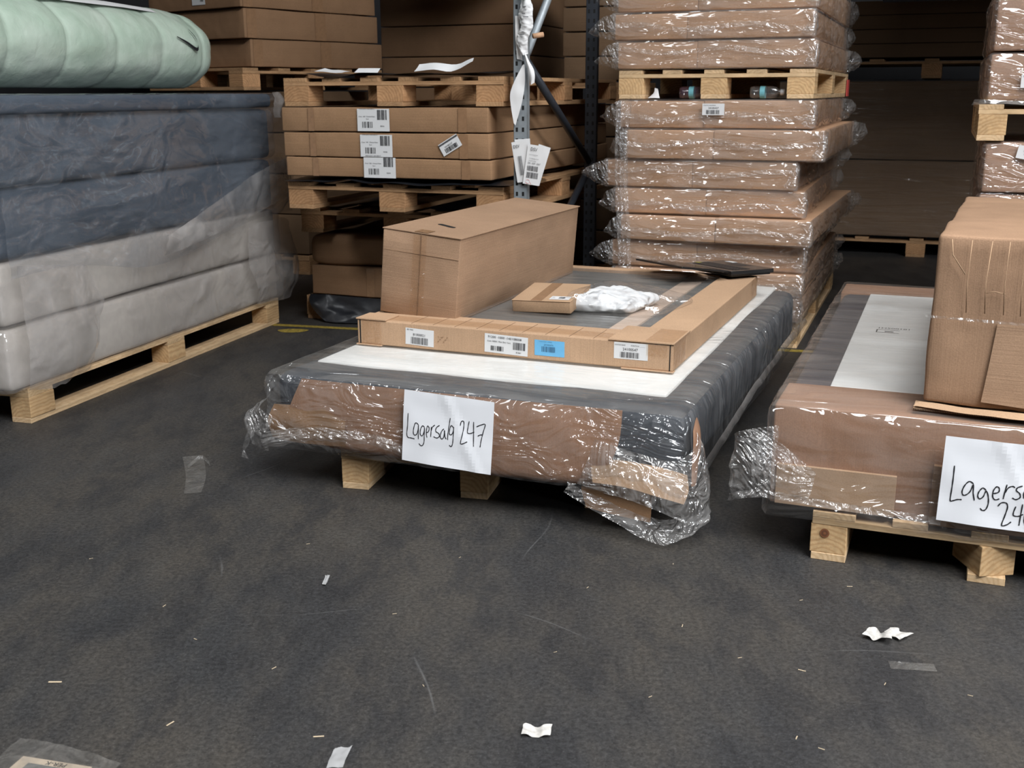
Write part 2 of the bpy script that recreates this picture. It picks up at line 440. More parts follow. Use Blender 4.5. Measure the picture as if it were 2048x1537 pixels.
U = lambda yaw: (math.cos(math.radians(yaw)), math.sin(math.radians(yaw)))
def wpos(O, yaw, x, y, z=0):
    c, s = U(yaw); return (O[0] + c * x - s * y, O[1] + s * x + c * y, z)

def tape(parent, pts4, mat=None, name='tape_strip', label=None, n=6):
    """thin strip lying on a face: pts4 = corners"""
    mb = MB(); a, b, c, d = [Vector(p) for p in pts4]; nn = (b - a).cross(d - a).normalized()
    P = []
    for i in range(n + 1):
        row = []
        for j in range(n + 1):
            u, v = i / n, j / n
            p = a * (1 - u) * (1 - v) + b * u * (1 - v) + c * u * v + d * (1 - u) * v
            row.append(p + nn * (.0012 + .0006 * nz(p, 40)))
        P.append(row)
    mb.grid(P, 0, True); return mb.build(name, mat or M_tape, parent, label=label)

# ------------------------------------------------------------------ the hall
def struct(name, mb, mat): return tag(mb.build(name, mat), kind='structure')
mb = MB(); mb.add([(-12, -11, 0), (12, -11, 0), (12, 15, 0), (-12, 15, 0)], [(0, 1, 2, 3)]); struct('floor', mb, M_floor)
mb = MB(); mb.box(-12, 12, 15, 15.2, 0, 7.5); struct('wall_back', mb, simple('wall_sheet_shaded', (.045, .045, .05), .8, noise_amt=.1, nscale=3))  # back wall colour darkened so the depth behind the goods looks unlit
mb = MB(); mb.box(-12.2, -12, -11, 15, 0, 7.5); struct('wall_left', mb, M_wall)
mb = MB(); mb.box(12, 12.2, -11, 15, 0, 7.5); struct('wall_right', mb, M_wall)
mb = MB(); mb.box(-12, 12, -11.2, -11, 0, 7.5); struct('wall_front', mb, M_wall)
mb = MB(); mb.box(-12, 12, -11, 15, 7.5, 7.7); struct('ceiling', mb, M_wall)
# yellow floor marking
yaw = -12
mb = MB(); P = []
for i in range(41):
    x = -1.42 + i * .115; y = 6.18 - (x + 1.42) * .25
    P.append([Vector((x, y - .028 - .006 * nz((x, 0, 0), 9), .0012)), Vector((x, y + .028 + .006 * nz((x, 5, 0), 9), .0012))])
mb.grid(P, 0, False)
tag(mb.build('floor_line', M_yellow), 'long worn yellow line painted across the floor', 'floor marking')
mb = MB(); a = [(-1.22 + .085 * math.cos(t) * (1 + .1 * math.sin(3 * t)), 6.0 + .05 * math.sin(t), .0012) for t in [2 * PI * k / 16 for k in range(16)]]
mb.add(a, [tuple(range(16))]); tag(mb.build('floor_patch', M_yellow), 'small yellow paint patch on floor by the left pallet corner', 'floor marking')

# ------------------------------------------------------------------ left pallet with bagged mattresses
OL = (-1.928, 4.23); YL = -16.3; WL = 1.0; DL = 2.09
def lp(x, y, z): return wpos(OL, YL, x, y, z)
pallet((*lp(-WL, 0, 0)[:2], 0), YL, WL, DL, 'pale new pallet on the floor under the bagged mattresses', bw=.095, hb=.085, nd=5, dw=.12)
def mattress(z0, z1, mat, fm, label, name='bagged_mattress', r=.02, seed=0, over=0, sag=.0, amp=.011, fin=True, xoff=0):
    e = empty(name, (*lp(-WL + xoff, -.02, 0)[:2], z0), YL, label, 'mattress', 'bagged mattresses on the left pallet')
    H = z1 - z0; Wm = WL + over
    mb = MB()
    soft(mb, .03, Wm - .012, -.05, 2.14, .004, H - .006, r, .12, lambda p, n: .006 * nz(p, 3, seed))
    mb.build('mattress', mat, e)
    mb = MB()
    def d(p, n):
        return .004 + (1 - abs(n.z)) ** 1 * amp * (.5 + ridged((p.x * 1.2, p.y * 1.0, p.z * 2.2), 2.3, seed)) * .75 + (1 - abs(n.z)) * amp * .7 * max(0, nz(p, 7, seed + 3))
    soft(mb, .01, Wm - .004, -.07, 2.17, 0.0, H - .004, r, .03, d, 'FRLT')
    weld(mb.build('plastic_bag', fm, e))
    return e
bm0 = mattress(.142, .40, M_cream, F_milky, 'cream mattress in milky bag, lowest on the left pallet', seed=1)
bm1 = mattress(.402, .655, M_cream, F_milky, 'cream mattress in milky bag, second from the left pallet', seed=5)
bm2 = mattress(.657, .93, M_blue_fab, F_slate, 'slate grey bagged mattress directly above the cream ones', seed=9, r=.03)
bm3 = mattress(.932, 1.20, M_blue_fab, F_slate, 'slate grey bagged mattress below the thin top one', seed=13, r=.03)
bm4 = mattress(1.202, 1.282, M_blue_fab, F_slate, 'thin slate grey mattress topping the left stack, under the mint bag', seed=17, r=.02, over=.025, amp=.006)
# loose film hanging over the side of the dark mattresses and at the far corner
def adopt(o, e):
    o.parent = e
    o.matrix_parent_inverse = (Matrix.Translation(e.location) @ e.rotation_euler.to_matrix().to_4x4()).inverted()
    return o
def drape(rows, mat, label, parent, name='loose_bag_film', amp=.012, freq=6, seed=0, nu=40, nv=60, ridge=True):
    mb = MB(); sheet(mb, [[lp(*p) for p in r] for r in rows], nu, nv, amp, freq, seed, 0, ridge)
    o = adopt(mb.build(name, mat), parent); o['label'] = label; return o
mb = MB(); R_ = []
for i in range(111):
    v = i / 110; y = -.08 + 2.30 * v; row = []
    zb = .60 + .02 * math.sin(v * 9) - .075 * math.exp(-((v - .38) / .2) ** 2) + .05 * max(0, v - .6)
    for j in range(61):
        u = j / 60; z = 1.205 + (zb - 1.205) * u
        dy, dz = y + .06, z - .80; rr_ = math.hypot(dy, dz); th = math.atan2(dz, dy)
        f = (1 - abs(math.sin(th * 7 + 1.2 * nz((dy, dz, 0), 1.5, 4)))) ** 1.6 * min(1, rr_ * 1.6) * .022
        f += .010 * ridged((y * .6 + z * .8, z * 1.5, 0), 3.0, 6) + .012 * math.sin(PI * u) + .02 * u * u
        row.append(Vector(lp(.028 + f, y, z)))
    R_.append(row)
mb.grid(R_, 0, True); adopt(mb.build('loose_bag_film', F_slate), bm3)['label'] = 'clear sheet of film hanging down the side'
drape([[(.055, 2.16, .93), (.06, 2.18, .84), (.06, 2.18, .72)], [(.075, 1.75, .86), (.085, 1.75, .76), (.075, 1.75, .66)],
       [(.08, 1.3, .74), (.09, 1.25, .66), (.085, 1.22, .59)], [(.07, .95, .64), (.085, .9, .59), (.075, .9, .555)]], F_milky,
      'broad whitish fold of film running diagonally over the slate grey mattresses', bm3, seed=21, amp=.016, freq=6, nu=50, nv=24)
drape([[(.03, 1.75, .60), (.04, 2.0, .60), (.03, 2.14, .60), (.03, 2.2, .58)],
       [(.05, 1.7, .42), (.06, 2.0, .43), (.05, 2.22, .42), (.0, 2.30, .40)],
       [(.06, 1.75, .28), (.07, 2.05, .27), (.05, 2.27, .28), (.0, 2.34, .29)],
       [(.03, 1.8, .16), (.03, 2.05, .14), (.02, 2.2, .13), (.0, 2.26, .16)]], F_milky,
      'loose bag end sagging off the far lower corner of the cream mattresses', bm0, seed=8, amp=.012, freq=7, nu=24, nv=24)
drape([[(.03, -.02, .64), (.03, .12, .62), (.03, .3, .60), (.03, .4, .58)],
       [(.06, -.04, .45), (.09, .12, .46), (.08, .3, .44), (.05, .45, .43)],
       [(.08, -.06, .30), (.11, .1, .28), (.09, .3, .27), (.05, .4, .28)],
       [(.03, -.03, .15), (.05, .1, .13), (.04, .25, .14), (.03, .35, .145)]], F_milky,
      'crumpled bag end bulging at the near lower corner of the cream mattresses', bm0, seed=12, amp=.02, freq=8, nu=24, nv=24)

drape([[(.02, 2.12, 1.285), (.03, 2.18, 1.285), (.0, 2.24, 1.27)], [(.04, 2.10, 1.25), (.05, 2.2, 1.24), (.0, 2.29, 1.225)],
       [(.04, 2.08, 1.20), (.045, 2.17, 1.195), (.0, 2.24, 1.185)], [(.035, 2.1, 1.15), (.04, 2.16, 1.15), (.0, 2.20, 1.15)]], F_milky,
      'pinched bag corner poking out at the far top corner of the left stack', bm4, seed=31, amp=.010, freq=14, nu=20, nv=20)
drape([[(.03, 2.0, .93), (.04, 2.12, .935), (.0, 2.22, .93)], [(.06, 2.0, .86), (.07, 2.16, .86), (.02, 2.25, .85)],
       [(.06, 1.98, .72), (.07, 2.16, .74), (.02, 2.25, .74)], [(.04, 1.98, .62), (.05, 2.12, .64), (.0, 2.2, .65)]], F_slate,
      'bulging bag end at the far edge of the slate grey mattresses', bm2, seed=33, amp=.014, freq=9, nu=24, nv=20)

# mint roll of duvets
def roll():
    e = empty('duvet_bag', lp(-.42, .75, 1.295), YL, 'mint green bag of rolled duvets lying on top of the slate mattresses', 'duvet bag')
    mb = MB(); n = 72; m = 150; P = []; L0, L1 = -.72, 1.26
    for i in range(m + 1):
        s = i / m; y = L0 + (L1 - L0) * s
        en = max(0, (s - .88) / .12); st = max(0, (.14 - s) / .14)
        R = .218 * math.sqrt(max(0, 1 - en ** 2.2 * .97)) * (1 - st ** 2 * .5)
        seg = abs(math.sin(PI * (y + .72) / .36 * 1.0 + .4))
        R *= .925 + .085 * seg ** .3
        row = []
        for k in range(n + 1):
            a = 2 * PI * k / n; p = Vector((math.cos(a), y, math.sin(a)))
            rr = R * (1 + .035 * nz((math.cos(a) * 1.5, y * 3, math.sin(a) * 1.5), 1.6, 2)) + .012 * (ridged((math.cos(a) * .3, y, math.sin(a) * .3), 6, 4) - .5) * (.4 + st * 2)
            z = .2 + rr * math.sin(a) * .93
            x = rr * math.cos(a) * 1.12 - .10 * (y + 1.05) * .0
            if z < .012: z = .012 + (z - .012) * .12
            z = max(z, .004)
            row.append(Vector((x, y, z)))
        P.append(row)
    mb.grid(P, 0, True); body = mb.build('bag_body', M_mint, e); weld(body)
    # clear outer bag with gathered end
    mb = MB(); P = []
    for i in range(50):
        s = i / 49; y = -1.18 + .66 * s
        R = .05 + .185 * min(1, (s / .6)) ** .7
        row = []
        for k in range(61):
            a = 2 * PI * k / 60
            rr = R + .014 * (ridged((math.cos(a) * .4, y * .5, math.sin(a) * .4), 9, 6) - .3) * (1.6 - s)
            z = max(.2 + rr * math.sin(a) * .95, .004)
            row.append(Vector((rr * math.cos(a) * 1.14, y, z)))
        P.append(row)
    mb.grid(P, 0, True); mb.build('gathered_bag_end', film('mint_polythene', haze=.35, bump=.8, freq=12, streak=.3, dcol=(.42, .58, .48), rough=.12, gloss=1.8), e)
    # wide white carrier label on top and black marks
    def surf_pt(y, a, R=.222):
        return Vector((R * math.cos(a) * 1.12, y, .2 + R * math.sin(a) * .95))
    mb = MB()
    mb.grid([[surf_pt(-.5 + 1.45 * i / 20, math.radians(88 - 30 * j / 5), .2275 - .012 * max(0, (i - 14) / 6)) for j in range(6)] for i in range(21)], 0, True, True)
    mb.build('paper_wrapper', M_label, e, label='white printed paper strip along the top')
    for nm, pts in (('black_mark', [(.78, 16, .0), (.86, 9, 0), (.945, 1, 0), (.955, 14, 0), (.92, 28, 0)]), ('black_mark', [(-.60, 45, 0), (-.57, 56, 0), (-.53, 56, 0), (-.50, 42, 0)])):
        P = []
        sp = spline([Vector(p) for p in pts], 16)
        for i, q in enumerate(sp):
            w = .6 + 1.6 * math.sin(PI * i / 16)
            RR = (.2 if pts[0][0] > 0 else .225) * (1.0)
            en = max(0, ((q.x + .72) / 1.98 - .88) / .12)
            RR = .226 * math.sqrt(max(0, 1 - en ** 2.2 * .97)) + .004
            P.append([surf_pt(q.x, math.radians(q.y - w), RR), surf_pt(q.x, math.radians(q.y + w), RR)])
        mb = MB(); mb.grid(P, 0, True); mb.build(nm, M_ink, e)
roll()

# ------------------------------------------------------------------ 247: bagged mattress on a small pallet
O7 = (-.81, 3.55); Y7 = -22.2; W7 = 1.41; D7 = 2.27; T7 = .39
pallet((-.570, 3.475, 0), -13.5, .915, 1.95, 'pallet on the floor under the sale 247 mattress', bw=.095, hb=.083, nd=5, dw=.12)
e7 = empty('bagged_mattress', (O7[0], O7[1], .142), Y7, 'charcoal and white mattress in clear bag with sale note 247', 'mattress')
Z0 = -.142; H7 = T7 - .142
mb = MB(); soft(mb, .012, W7 - .012, .012, D7 - .03, .012, H7 - .010, .045, .08, lambda p, n: .006 * nz(p, 4, 3)); mb.build('mattress', M_grey_fab, e7, label='charcoal fabric mattress')
mb = MB(); soft(mb, .070, 1.306, .185, D7 - .03, H7 - .04, H7 - .002, .008, .15, lambda p, n: .002 * nz(p, 5)); mb.build('top_panel', M_white_fab, e7, label='white top panel of mattress')
# cardboard sleeve on the front, loosely curling at the bottom
def sl(x, y, z): return Vector((x, y, z))
mb = MB(); sheet(mb, [[sl(.13, -.004, .232), sl(.4, -.010, .234), sl(.8, -.012, .236), sl(1.225, -.006, .240)],
                      [sl(.09, -.012, .15), sl(.4, -.022, .15), sl(.8, -.024, .15), sl(1.22, -.016, .15)],
                      [sl(.06, -.014, .07), sl(.4, -.024, .07), sl(.8, -.03, .065), sl(1.19, -.02, .07)],
                      [sl(.03, -.01, .012), sl(.4, -.015, .004), sl(.8, -.02, -.008), sl(1.13, -.01, .0)],
                      [sl(.05, .05, .0), sl(.4, .06, -.004), sl(.8, .05, -.012), sl(1.10, .05, -.006)]], 20, 60, .004, 9, 4)
mb.build('cardboard_sleeve', M_card_red, e7)
mb = MB(); sheet(mb, [[sl(1.135, -.012, .085), sl(1.25, -.012, .088), sl(1.35, -.006, .078), sl(1.42, .01, .06)],
                      [sl(1.14, -.03, .05), sl(1.25, -.034, .055), sl(1.36, -.028, .04), sl(1.43, -.01, .02)],
                      [sl(1.15, -.045, .02), sl(1.25, -.05, .02), sl(1.36, -.045, .0), sl(1.42, -.02, -.02)]], 12, 24, .006, 12, 9)
mb.build('torn_cardboard_flap', M_card_light, e7)
mb = MB(); sheet(mb, [[sl(1.10, .012, .04), sl(1.2, .012, .04), sl(1.31, .012, .045)], [sl(1.10, .0, -.02), sl(1.2, .0, -.02), sl(1.32, -.004, -.02)],
                      [sl(1.12, -.01, -.075), sl(1.2, -.012, -.085), sl(1.32, -.012, -.095)]], 10, 12, .003, 8, 5)
mb.build('torn_cardboard_flap', M_card_brown, e7)
mb = MB(); sheet(mb, [[sl(1.425, .03, .19), sl(1.428, .07, .22), sl(1.425, .13, .17)], [sl(1.43, .01, .11), sl(1.44, .07, .12), sl(1.43, .12, .10)],
                      [sl(1.43, .0, .03), sl(1.435, .05, .02), sl(1.42, .09, .04)]], 12, 12, .006, 12, 2)
mb.build('torn_cardboard_flap', M_card_red, e7)
# left corner: cardboard corner piece
mb = MB(); sheet(mb, [[sl(.02, -.008, .135), sl(.12, -.012, .14), sl(.3, -.016, .14)], [sl(.0, -.02, .08), sl(.12, -.028, .08), sl(.3, -.03, .08)],
                      [sl(.01, -.01, .02), sl(.12, -.02, .015), sl(.3, -.02, .02)]], 12, 16, .006, 12, 7)
mb.build('torn_cardboard_flap', M_card_brown, e7)
def d7(p, n):
    rr = ridged((p.x * .9, p.y * .5, p.z * 2.6), 3.2, 21)
    up = max(0, n.z)
    a = .005 + (.011 * rr + .006 * max(0, nz(p, 9, 2))) * (1 - up * .9) + .004 * up * (ridged((p.x * 1.0, p.y * 1.5, 0), 3, 5))
    return a
mb = MB(); soft(mb, -.006, W7 + .006, -.024, D7, -.012, H7 + .0, .035, .025, d7, 'FLB')
weld(mb.build('plastic_bag', F_bag, e7))
mb = MB(); soft(mb, -.006, W7 + .006, -.024, D7, -.012, H7 + .0, .035, .025, d7, 'R')
mb.build('plastic_bag_side', film('polythene_side_pleats', haze=.18, bump=1.0, freq=16, streak=.5, rough=.14, scale=(1, 1.8, .4), gloss=1.2, dcol=(.50, .52, .54), spark=.15), e7)
mb = MB()
def d7t(p, n): return .004 + .003 * ridged((p.x * .5, p.y * 1.6, 0), 3, 5)
soft(mb, -.006, W7 + .006, -.024, D7, -.012, H7 + .0, .035, .04, d7t, 'T')
mb.build('plastic_bag_top', F_top, e7)
# torn bag end: front-right corner, left corner tail, welded seam down the right side
sheets('torn_bag_end', F_ear, e7, [
    ([[sl(1.43, .06, .20), sl(1.445, .0, .16), sl(1.40, -.05, .12), sl(1.28, -.05, .13), sl(1.15, -.03, .15)],
           [sl(1.46, .08, .08), sl(1.475, .0, .05), sl(1.42, -.09, .02), sl(1.27, -.085, .06), sl(1.13, -.045, .08)],
           [sl(1.46, .10, -.02), sl(1.49, .02, -.05), sl(1.46, -.07, -.06), sl(1.33, -.10, -.01), sl(1.10, -.05, .01)]], 30, 60, .014, 10, 31, 0, True),
    ([[sl(1.46, .10, -.02), sl(1.49, .02, -.05), sl(1.47, -.04, -.055)],
           [sl(1.45, .09, -.07), sl(1.485, .0, -.08), sl(1.46, -.05, -.085)],
           [sl(1.36, .02, -.09), sl(1.41, -.06, -.105), sl(1.37, -.09, -.125)],
           [sl(1.20, .0, -.055), sl(1.20, -.05, -.06), sl(1.20, -.07, -.075)],
           [sl(1.06, -.02, .0), sl(1.07, -.04, -.005), sl(1.06, -.05, -.02)]], 60, 14, .012, 14, 33, 0, True),
    ([[sl(.0, .0, .17), sl(-.02, -.03, .13), sl(.05, -.06, .10)], [sl(-.07, .0, .10), sl(-.08, -.04, .08), sl(.04, -.08, .05)],
           [sl(-.06, -.01, .03), sl(-.05, -.05, .0), sl(.03, -.07, -.01)]], 24, 24, .018, 14, 35, 0, True),
    ([[sl(-.075, -.03, .04), sl(-.055, -.03, .04)], [sl(-.09, -.04, -.01), sl(-.07, -.04, -.01)], [sl(-.095, -.04, -.03), sl(-.085, -.04, -.035)], [sl(-.10, -.04, -.055), sl(-.065, -.045, -.06)]], 16, 6, .006, 20, 37, 0, True),
    ([[sl(.0, -.07, .05), sl(.2, -.07, .09), sl(.42, -.05, .085), sl(.53, -.035, .05)], [sl(.02, -.085, .02), sl(.2, -.085, .06), sl(.42, -.06, .065), sl(.53, -.04, .03)],
           [sl(.05, -.07, .005), sl(.2, -.07, .045), sl(.42, -.05, .05), sl(.53, -.035, .01)]], 14, 50, .010, 12, 39, 0, True)])
mb = MB()
rows = []
for k in range(60):
    y = .08 + (D7 + .03 - .08) * k / 59; w = .020 + .006 * nz((y, 0, 0), 9, 1); zc = .035 + .03 * math.sin(y * 1.3) + .008 * nz((y, 1, 0), 6, 2) + .04 * (y / D7)
    rows.append([sl(W7 + .032, y, zc + w), sl(W7 + .045 + .006 * nz((y, 2, 0), 14), y, zc), sl(W7 + .034, y, zc - w)])
mb.grid(rows, 0, True); mb.build('welded_seam', F_milky, e7)
mb = MB()
r = random.Random(3)
for k in range(20):
    x = .0 + r.uniform(-.04, .13); y = .0 + k * .011; L = r.uniform(.02, .10)
    P = [Vector((1.265 + x * .9 - L * .0 + t * L, .93 + y + .03 * t + .004 * math.sin(9 * t + k), H7 + .0105)) for t in (0, .5, 1)]
    mb.grid([[p - Vector((0, .0013, 0)), p + Vector((0, .0013, 0))] for p in P], 0, False)
mb.build('printed_mark', M_inkg, e7)

def strokes(mb, S, TL, TR, BL, w, h, lw=.0022, z=.0008, mi=1):
    """pen strokes given on the sheet (image space of the note) mapped affinely onto a w x h sheet"""
    TL, TR, BL = Vector(TL), Vector(TR), Vector(BL); ux, uy = TR - TL, BL - TL; det = ux.x * uy.y - ux.y * uy.x
    for s in S:
        pts = []
        for p in s:
            q = Vector(p) - TL; a = (q.x * uy.y - q.y * uy.x) / det; b = (ux.x * q.y - ux.y * q.x) / det
            pts.append(Vector((a * w, (1 - b) * h, z)))
        n = max(6, 5 * (len(pts) - 1)); sp = spline(pts, n); P = []
        for i, p in enumerate(sp):
            d = sp[min(i + 1, n)] - sp[max(i - 1, 0)]; d = d.normalized() if d.length > 0 else Vector((1, 0, 0))
            nn = Vector((-d.y, d.x, 0)) * lw * .5 * (.8 + .35 * abs(math.sin(i * .7)))
            P.append([p - nn, p + nn])
        mb.grid(P, mi, False)
S247 = [[(1262, 560), (1252, 640), (1240, 700), (1246, 724), (1266, 728), (1294, 734)],
 [(1330, 638), (1312, 625), (1298, 650), (1289, 690), (1296, 708), (1312, 702), (1324, 675), (1330, 640), (1325, 690), (1322, 735)],
 [(1372, 655), (1358, 645), (1343, 668), (1338, 700), (1350, 712), (1364, 692), (1372, 658), (1367, 700), (1362, 750), (1350, 775), (1335, 778), (1324, 764)],
 [(1384, 690), (1398, 682), (1404, 660), (1394, 645), (1385, 670), (1382, 705), (1386, 722)],
 [(1420, 650), (1416, 685), (1412, 718)], [(1416, 680), (1428, 652), (1446, 638)],
 [(1478, 640), (1455, 656), (1450, 680), (1470, 694), (1474, 712), (1455, 724), (1432, 716)],
 [(1508, 662), (1490, 680), (1480, 712), (1488, 730), (1504, 716), (1512, 672), (1512, 710), (1520, 730)],
 [(1556, 590), (1545, 640), (1535, 690), (1530, 735)],
 [(1574, 652), (1560, 640), (1548, 665), (1545, 695), (1558, 700), (1572, 678), (1577, 650), (1570, 710), (1562, 760), (1550, 780), (1538, 770)],
 [(1622, 640), (1630, 614), (1646, 612), (1645, 650), (1632, 705), (1618, 756), (1637, 757), (1664, 745)],
 [(1684, 610), (1674, 648), (1668, 686), (1690, 690), (1714, 680)], [(1714, 614), (1709, 690), (1704, 776)],
 [(1732, 646), (1762, 634), (1792, 630), (1775, 680), (1758, 735), (1748, 780)], [(1736, 708), (1752, 700), (1772, 698)]]
def note(name, label, w, h, S, TL, TR, BL, O, yaw, x, y, z, lean, lw, curl=.0, rot=0):
    e = empty(name, wpos(O, yaw, x, y, z), yaw, label, 'paper note', 'handwritten sale notes taped to the pallets')
    e.rotation_euler = (math.radians(lean), math.radians(rot), math.radians(yaw))
    mb = MB(); n = 24
    def bend(p):
        u, v = p.x / w, p.y / h
        dz = .004 * math.sin(u * 3.0) * (1 - v) + curl * (1 - v) ** 2 * u + .0022 * nz((u * 2, v * 2, 0), 1.6, 3) + .002 * max(0, 1 - abs(u - .45 - .5 * (1 - v) * .8) * 10)
        return Vector((p.x, -(p.z + dz), p.y))
    mb.grid([[Vector((w * i / n, h * j / n, 0)) for j in range(n + 1)] for i in range(n + 1)], 0, False)
    mb.v = [tuple(bend(Vector(v))) for v in mb.v]; sh = mb.build('paper_sheet', M_paper, e)
    sm = sh.modifiers.new('thick', 'SOLIDIFY'); sm.thickness = .0004; sm.offset = -1
    mb = MB(); strokes(mb, S, TL, TR, BL, w, h, lw, .0009, 0); mb.v = [tuple(bend(Vector(v))) for v in mb.v]
    mb.build('handwriting', M_ink, e)
note('paper_note', 'white sheet handwritten with Lagersalg 247, taped to the middle mattress', .305, .228, S247, (1245, 402), (1862, 485), (1190, 880), O7, Y7, .524, -.062, .160, -4, .0026, rot=2)

# ------------------------------------------------------------------ flat tray carton on 247
OT = (-.562, 3.924); YT = -22.4; WT = 1.175; DT = 1.50; HT = .092; ZT = T7 + .004
et = empty('flat_carton', (*OT, ZT), YT, 'wide flat cardboard tray carton with four labels on the white mattress top', 'carton')
mb = MB()
IX0, IX1, IY0, IY1 = .12, 1.025, .175, DT - .05
for (x0, x1, y0, y1) in ((0, WT, 0, IY0), (0, WT, IY1, DT), (0, IX0, IY0, IY1), (IX1, WT, IY0, IY1)):
    mb.box(x0, x1, y0, y1, .002, HT, 0, bev=.004)
mb.build('carton_rim', M_card_x, et)
mb = MB(); mb.box(IX0, IX1, IY0, IY1, .004, HT - .018, 0); mb.build('grey_panel', M_greypan, et, label='dark grey upholstered panel')
mb = MB(); mb.box(.885, .965, IY0 - .0, IY1, HT - .02, HT - .010, 0, bev=.002); mb.build('wood_slat', M_slat, et)
mb = MB()
P = [[Vector((x, y, HT - .006 + (.002 * ridged((x * .3, y * 1.6, 0), 6, 3)) * 1.0 )) for y in [IY0 - .01 + (IY1 - IY0 + .02) * j / 90 for j in range(91)]] for x in [IX0 - .01 + (IX1 - IX0 + .02) * i / 50 for i in range(51)]]
mb.grid(P, 0, True); mb.build('plastic_film', film('tray_film', haze=.20, bump=.5, freq=9, streak=.16, scale=(.25, 2.2, 1), rough=.25, gloss=.9, dcol=(.42, .41, .39)), et)
for bx in ((.955, WT + .003, -.004, .22, HT + .0008, HT + .006), (-.003, .12, -.004, .10, HT + .0008, HT + .006), (-.004, .10, -.006, .02, -.001, .003), (1.0, WT + .003, -.006, .02, -.001, .003)):
    mb = MB(); mb.box(*bx, 0, bev=.001); mb.build('corner_flap', M_card_x, et)
mb = MB()
for k in range(9): mb.box(.22 + k * .085, .2215 + k * .085, .002, .15, HT + .0002, HT + .0009, 0)
mb.box(.0015 + WT - .014, WT - .0095, -.0012, .001, .004, HT, 1); mb.box(.010, .0145, -.0012, .001, .004, HT, 1); mb.box(1.0, WT, -.0015, .0, HT - .001, HT + .0015, 1)
mb.build('crease_lines', [M_edge, M_hole], et)
F_tape = film('clear_tape', haze=.05, bump=.5, freq=40, streak=.15, rough=.15, gloss=.6, dcol=(.7, .55, .42), tint=(.97, .93, .88), spark=.25)
tape(et, [(WT + .0015, .0, .004), (WT + .0015, .16, .004), (WT + .0015, .16, HT), (WT + .0015, .0, HT)], F_tape)
tape(et, [(1.08, .0, HT + .007), (WT, .0, HT + .007), (WT, .2, HT + .007), (1.08, .2, HT + .007)], F_tape)
tape(et, [(.02, -.002, .004), (.10, -.002, .004), (.10, -.002, HT), (.02, -.002, HT)], F_tape)
tape(et, [(WT + .0015, DT - .14, .004), (WT + .0015, DT, .004), (WT + .0015, DT, HT), (WT + .0015, DT - .14, HT)], F_tape)
tape(et, [(WT - .09, -.002, .05), (WT - .02, -.002, .05), (WT - .02, -.002, HT), (WT - .09, -.002, HT)], F_tape)
tape(et, [(.12, .02, HT + .001), (1.0, .02, HT + .001), (1.0, .10, HT + .001), (.12, .10, HT + .001)], F_tape)
def l1(mb):
    put_text(mb, 'BD 9500', .006, .052, .007, mi=1); put_text(mb, '81000021', .030, .034, .0125, mi=1); bars(mb, .022, .004, .068, .025, 26, 4, mi=2)
def l2(mb):
    put_text(mb, '91200 -1000 -140108008', .012, .052, .0115, mi=1, width=.125); put_text(mb, 'Cont 1080H / Plain Slot / Sort', .010, .038, .008, mi=1, width=.088)
    bars(mb, .024, .008, .050, .017, 16, 9, mi=1); bars(mb, .106, .019, .048, .026, 16, 10, mi=2); put_text(mb, '81061', .118, .007, .008, mi=1)
def l3(mb):
    put_text(mb, 'STATUS TICKET - NORMAL', .016, .048, .004, mi=2); put_text(mb, '24100547A', .034, .036, .0075, mi=2); bars(mb, .026, .014, .050, .019, 24, 5, mi=2)
def l4(mb):
    put_text(mb, 'STATUS 50/59', .003, .045, .006, mi=1); put_text(mb, 'KONTROL ______', .058, .045, .006, mi=1); put_text(mb, '24100547', .030, .029, .013, mi=1); bars(mb, .022, .005, .066, .019, 24, 6, mi=2)
label_obj('sticker', .112, .060, l1, (.196, -.0, .016), parent=et, xdir=(1, 0, -.035), ydir=(.035, 0, 1))
label_obj('sticker', .161, .066, l2, (.505, -.0, .014), parent=et, xdir=(1, 0, -.03), ydir=(.03, 0, 1))
label_obj('sticker', .108, .054, l3, (.692, -.0, .018), parent=et, mats=[M_blue, M_ink, simple('ink_blue', (.04, .12, .22), .6)], label='light blue sticker', curl=-.0)
label_obj('sticker', .116, .056, l4, (.974, -.0, .032), parent=et)
mb = MB(); put_text(mb, '+ - +', 0, .018, .012, mi=0)
for k in range(6): mb.box(k * .007, k * .007 + .0045, .004 + (k % 3) * .008, .006 + (k % 3) * .008, -.0002, .0006, 0)
mb.v = [(.325 + v[0], -.0016 - v[2], .03 + v[1]) for v in mb.v]; mb.build('printed_mark', M_card_brown, et)

# ------------------------------------------------------------------ long box on the tray
el = empty('long_box', (-.496, 4.045, ZT + HT + .004), 0, 'long upright cardboard box with hand hole, tilted on the flat carton', 'box')
el.rotation_euler = (0, math.radians(5.0), math.radians(-23.1))
WB, DB, HB = .32, 1.25, .317
mb = MB(); soft(mb, .004, WB - .004, .003, DB, .002, HB - .003, .004, .08, lambda p, n: .0035 * nz(p, 3, 2) if abs(n.x) + abs(n.y) > .9 else 0); weld(mb.build('box_body', M_card_box, el))
mb = MB(); mb.box(0, WB, -.001, DB + .001, HB - .004, HB, 0, bev=.001); mb.build('box_lid', M_card_box, el)
mb = MB(); P = []
for i in range(25):
    a = 2 * PI * i / 24
hx, hy = .155, .215
vs = [(hx + .012 * math.cos(t) + (.012 if math.cos(t) > 0 else -.012) * 0, hy + (.034 if math.sin(t) > 0 else -.034) + .012 * math.sin(t), HB + .0012) for t in [2 * PI * k / 24 for k in range(24)]]
M_ = Matrix.Rotation(math.radians(66), 3, 'Z')
vs = [tuple(M_ @ (Vector(v) - Vector((hx, hy, 0))) + Vector((hx, hy, 0))) for v in vs]
mb.add(vs, [tuple(range(24))]); mb.build('hand_hole', M_hole, el)
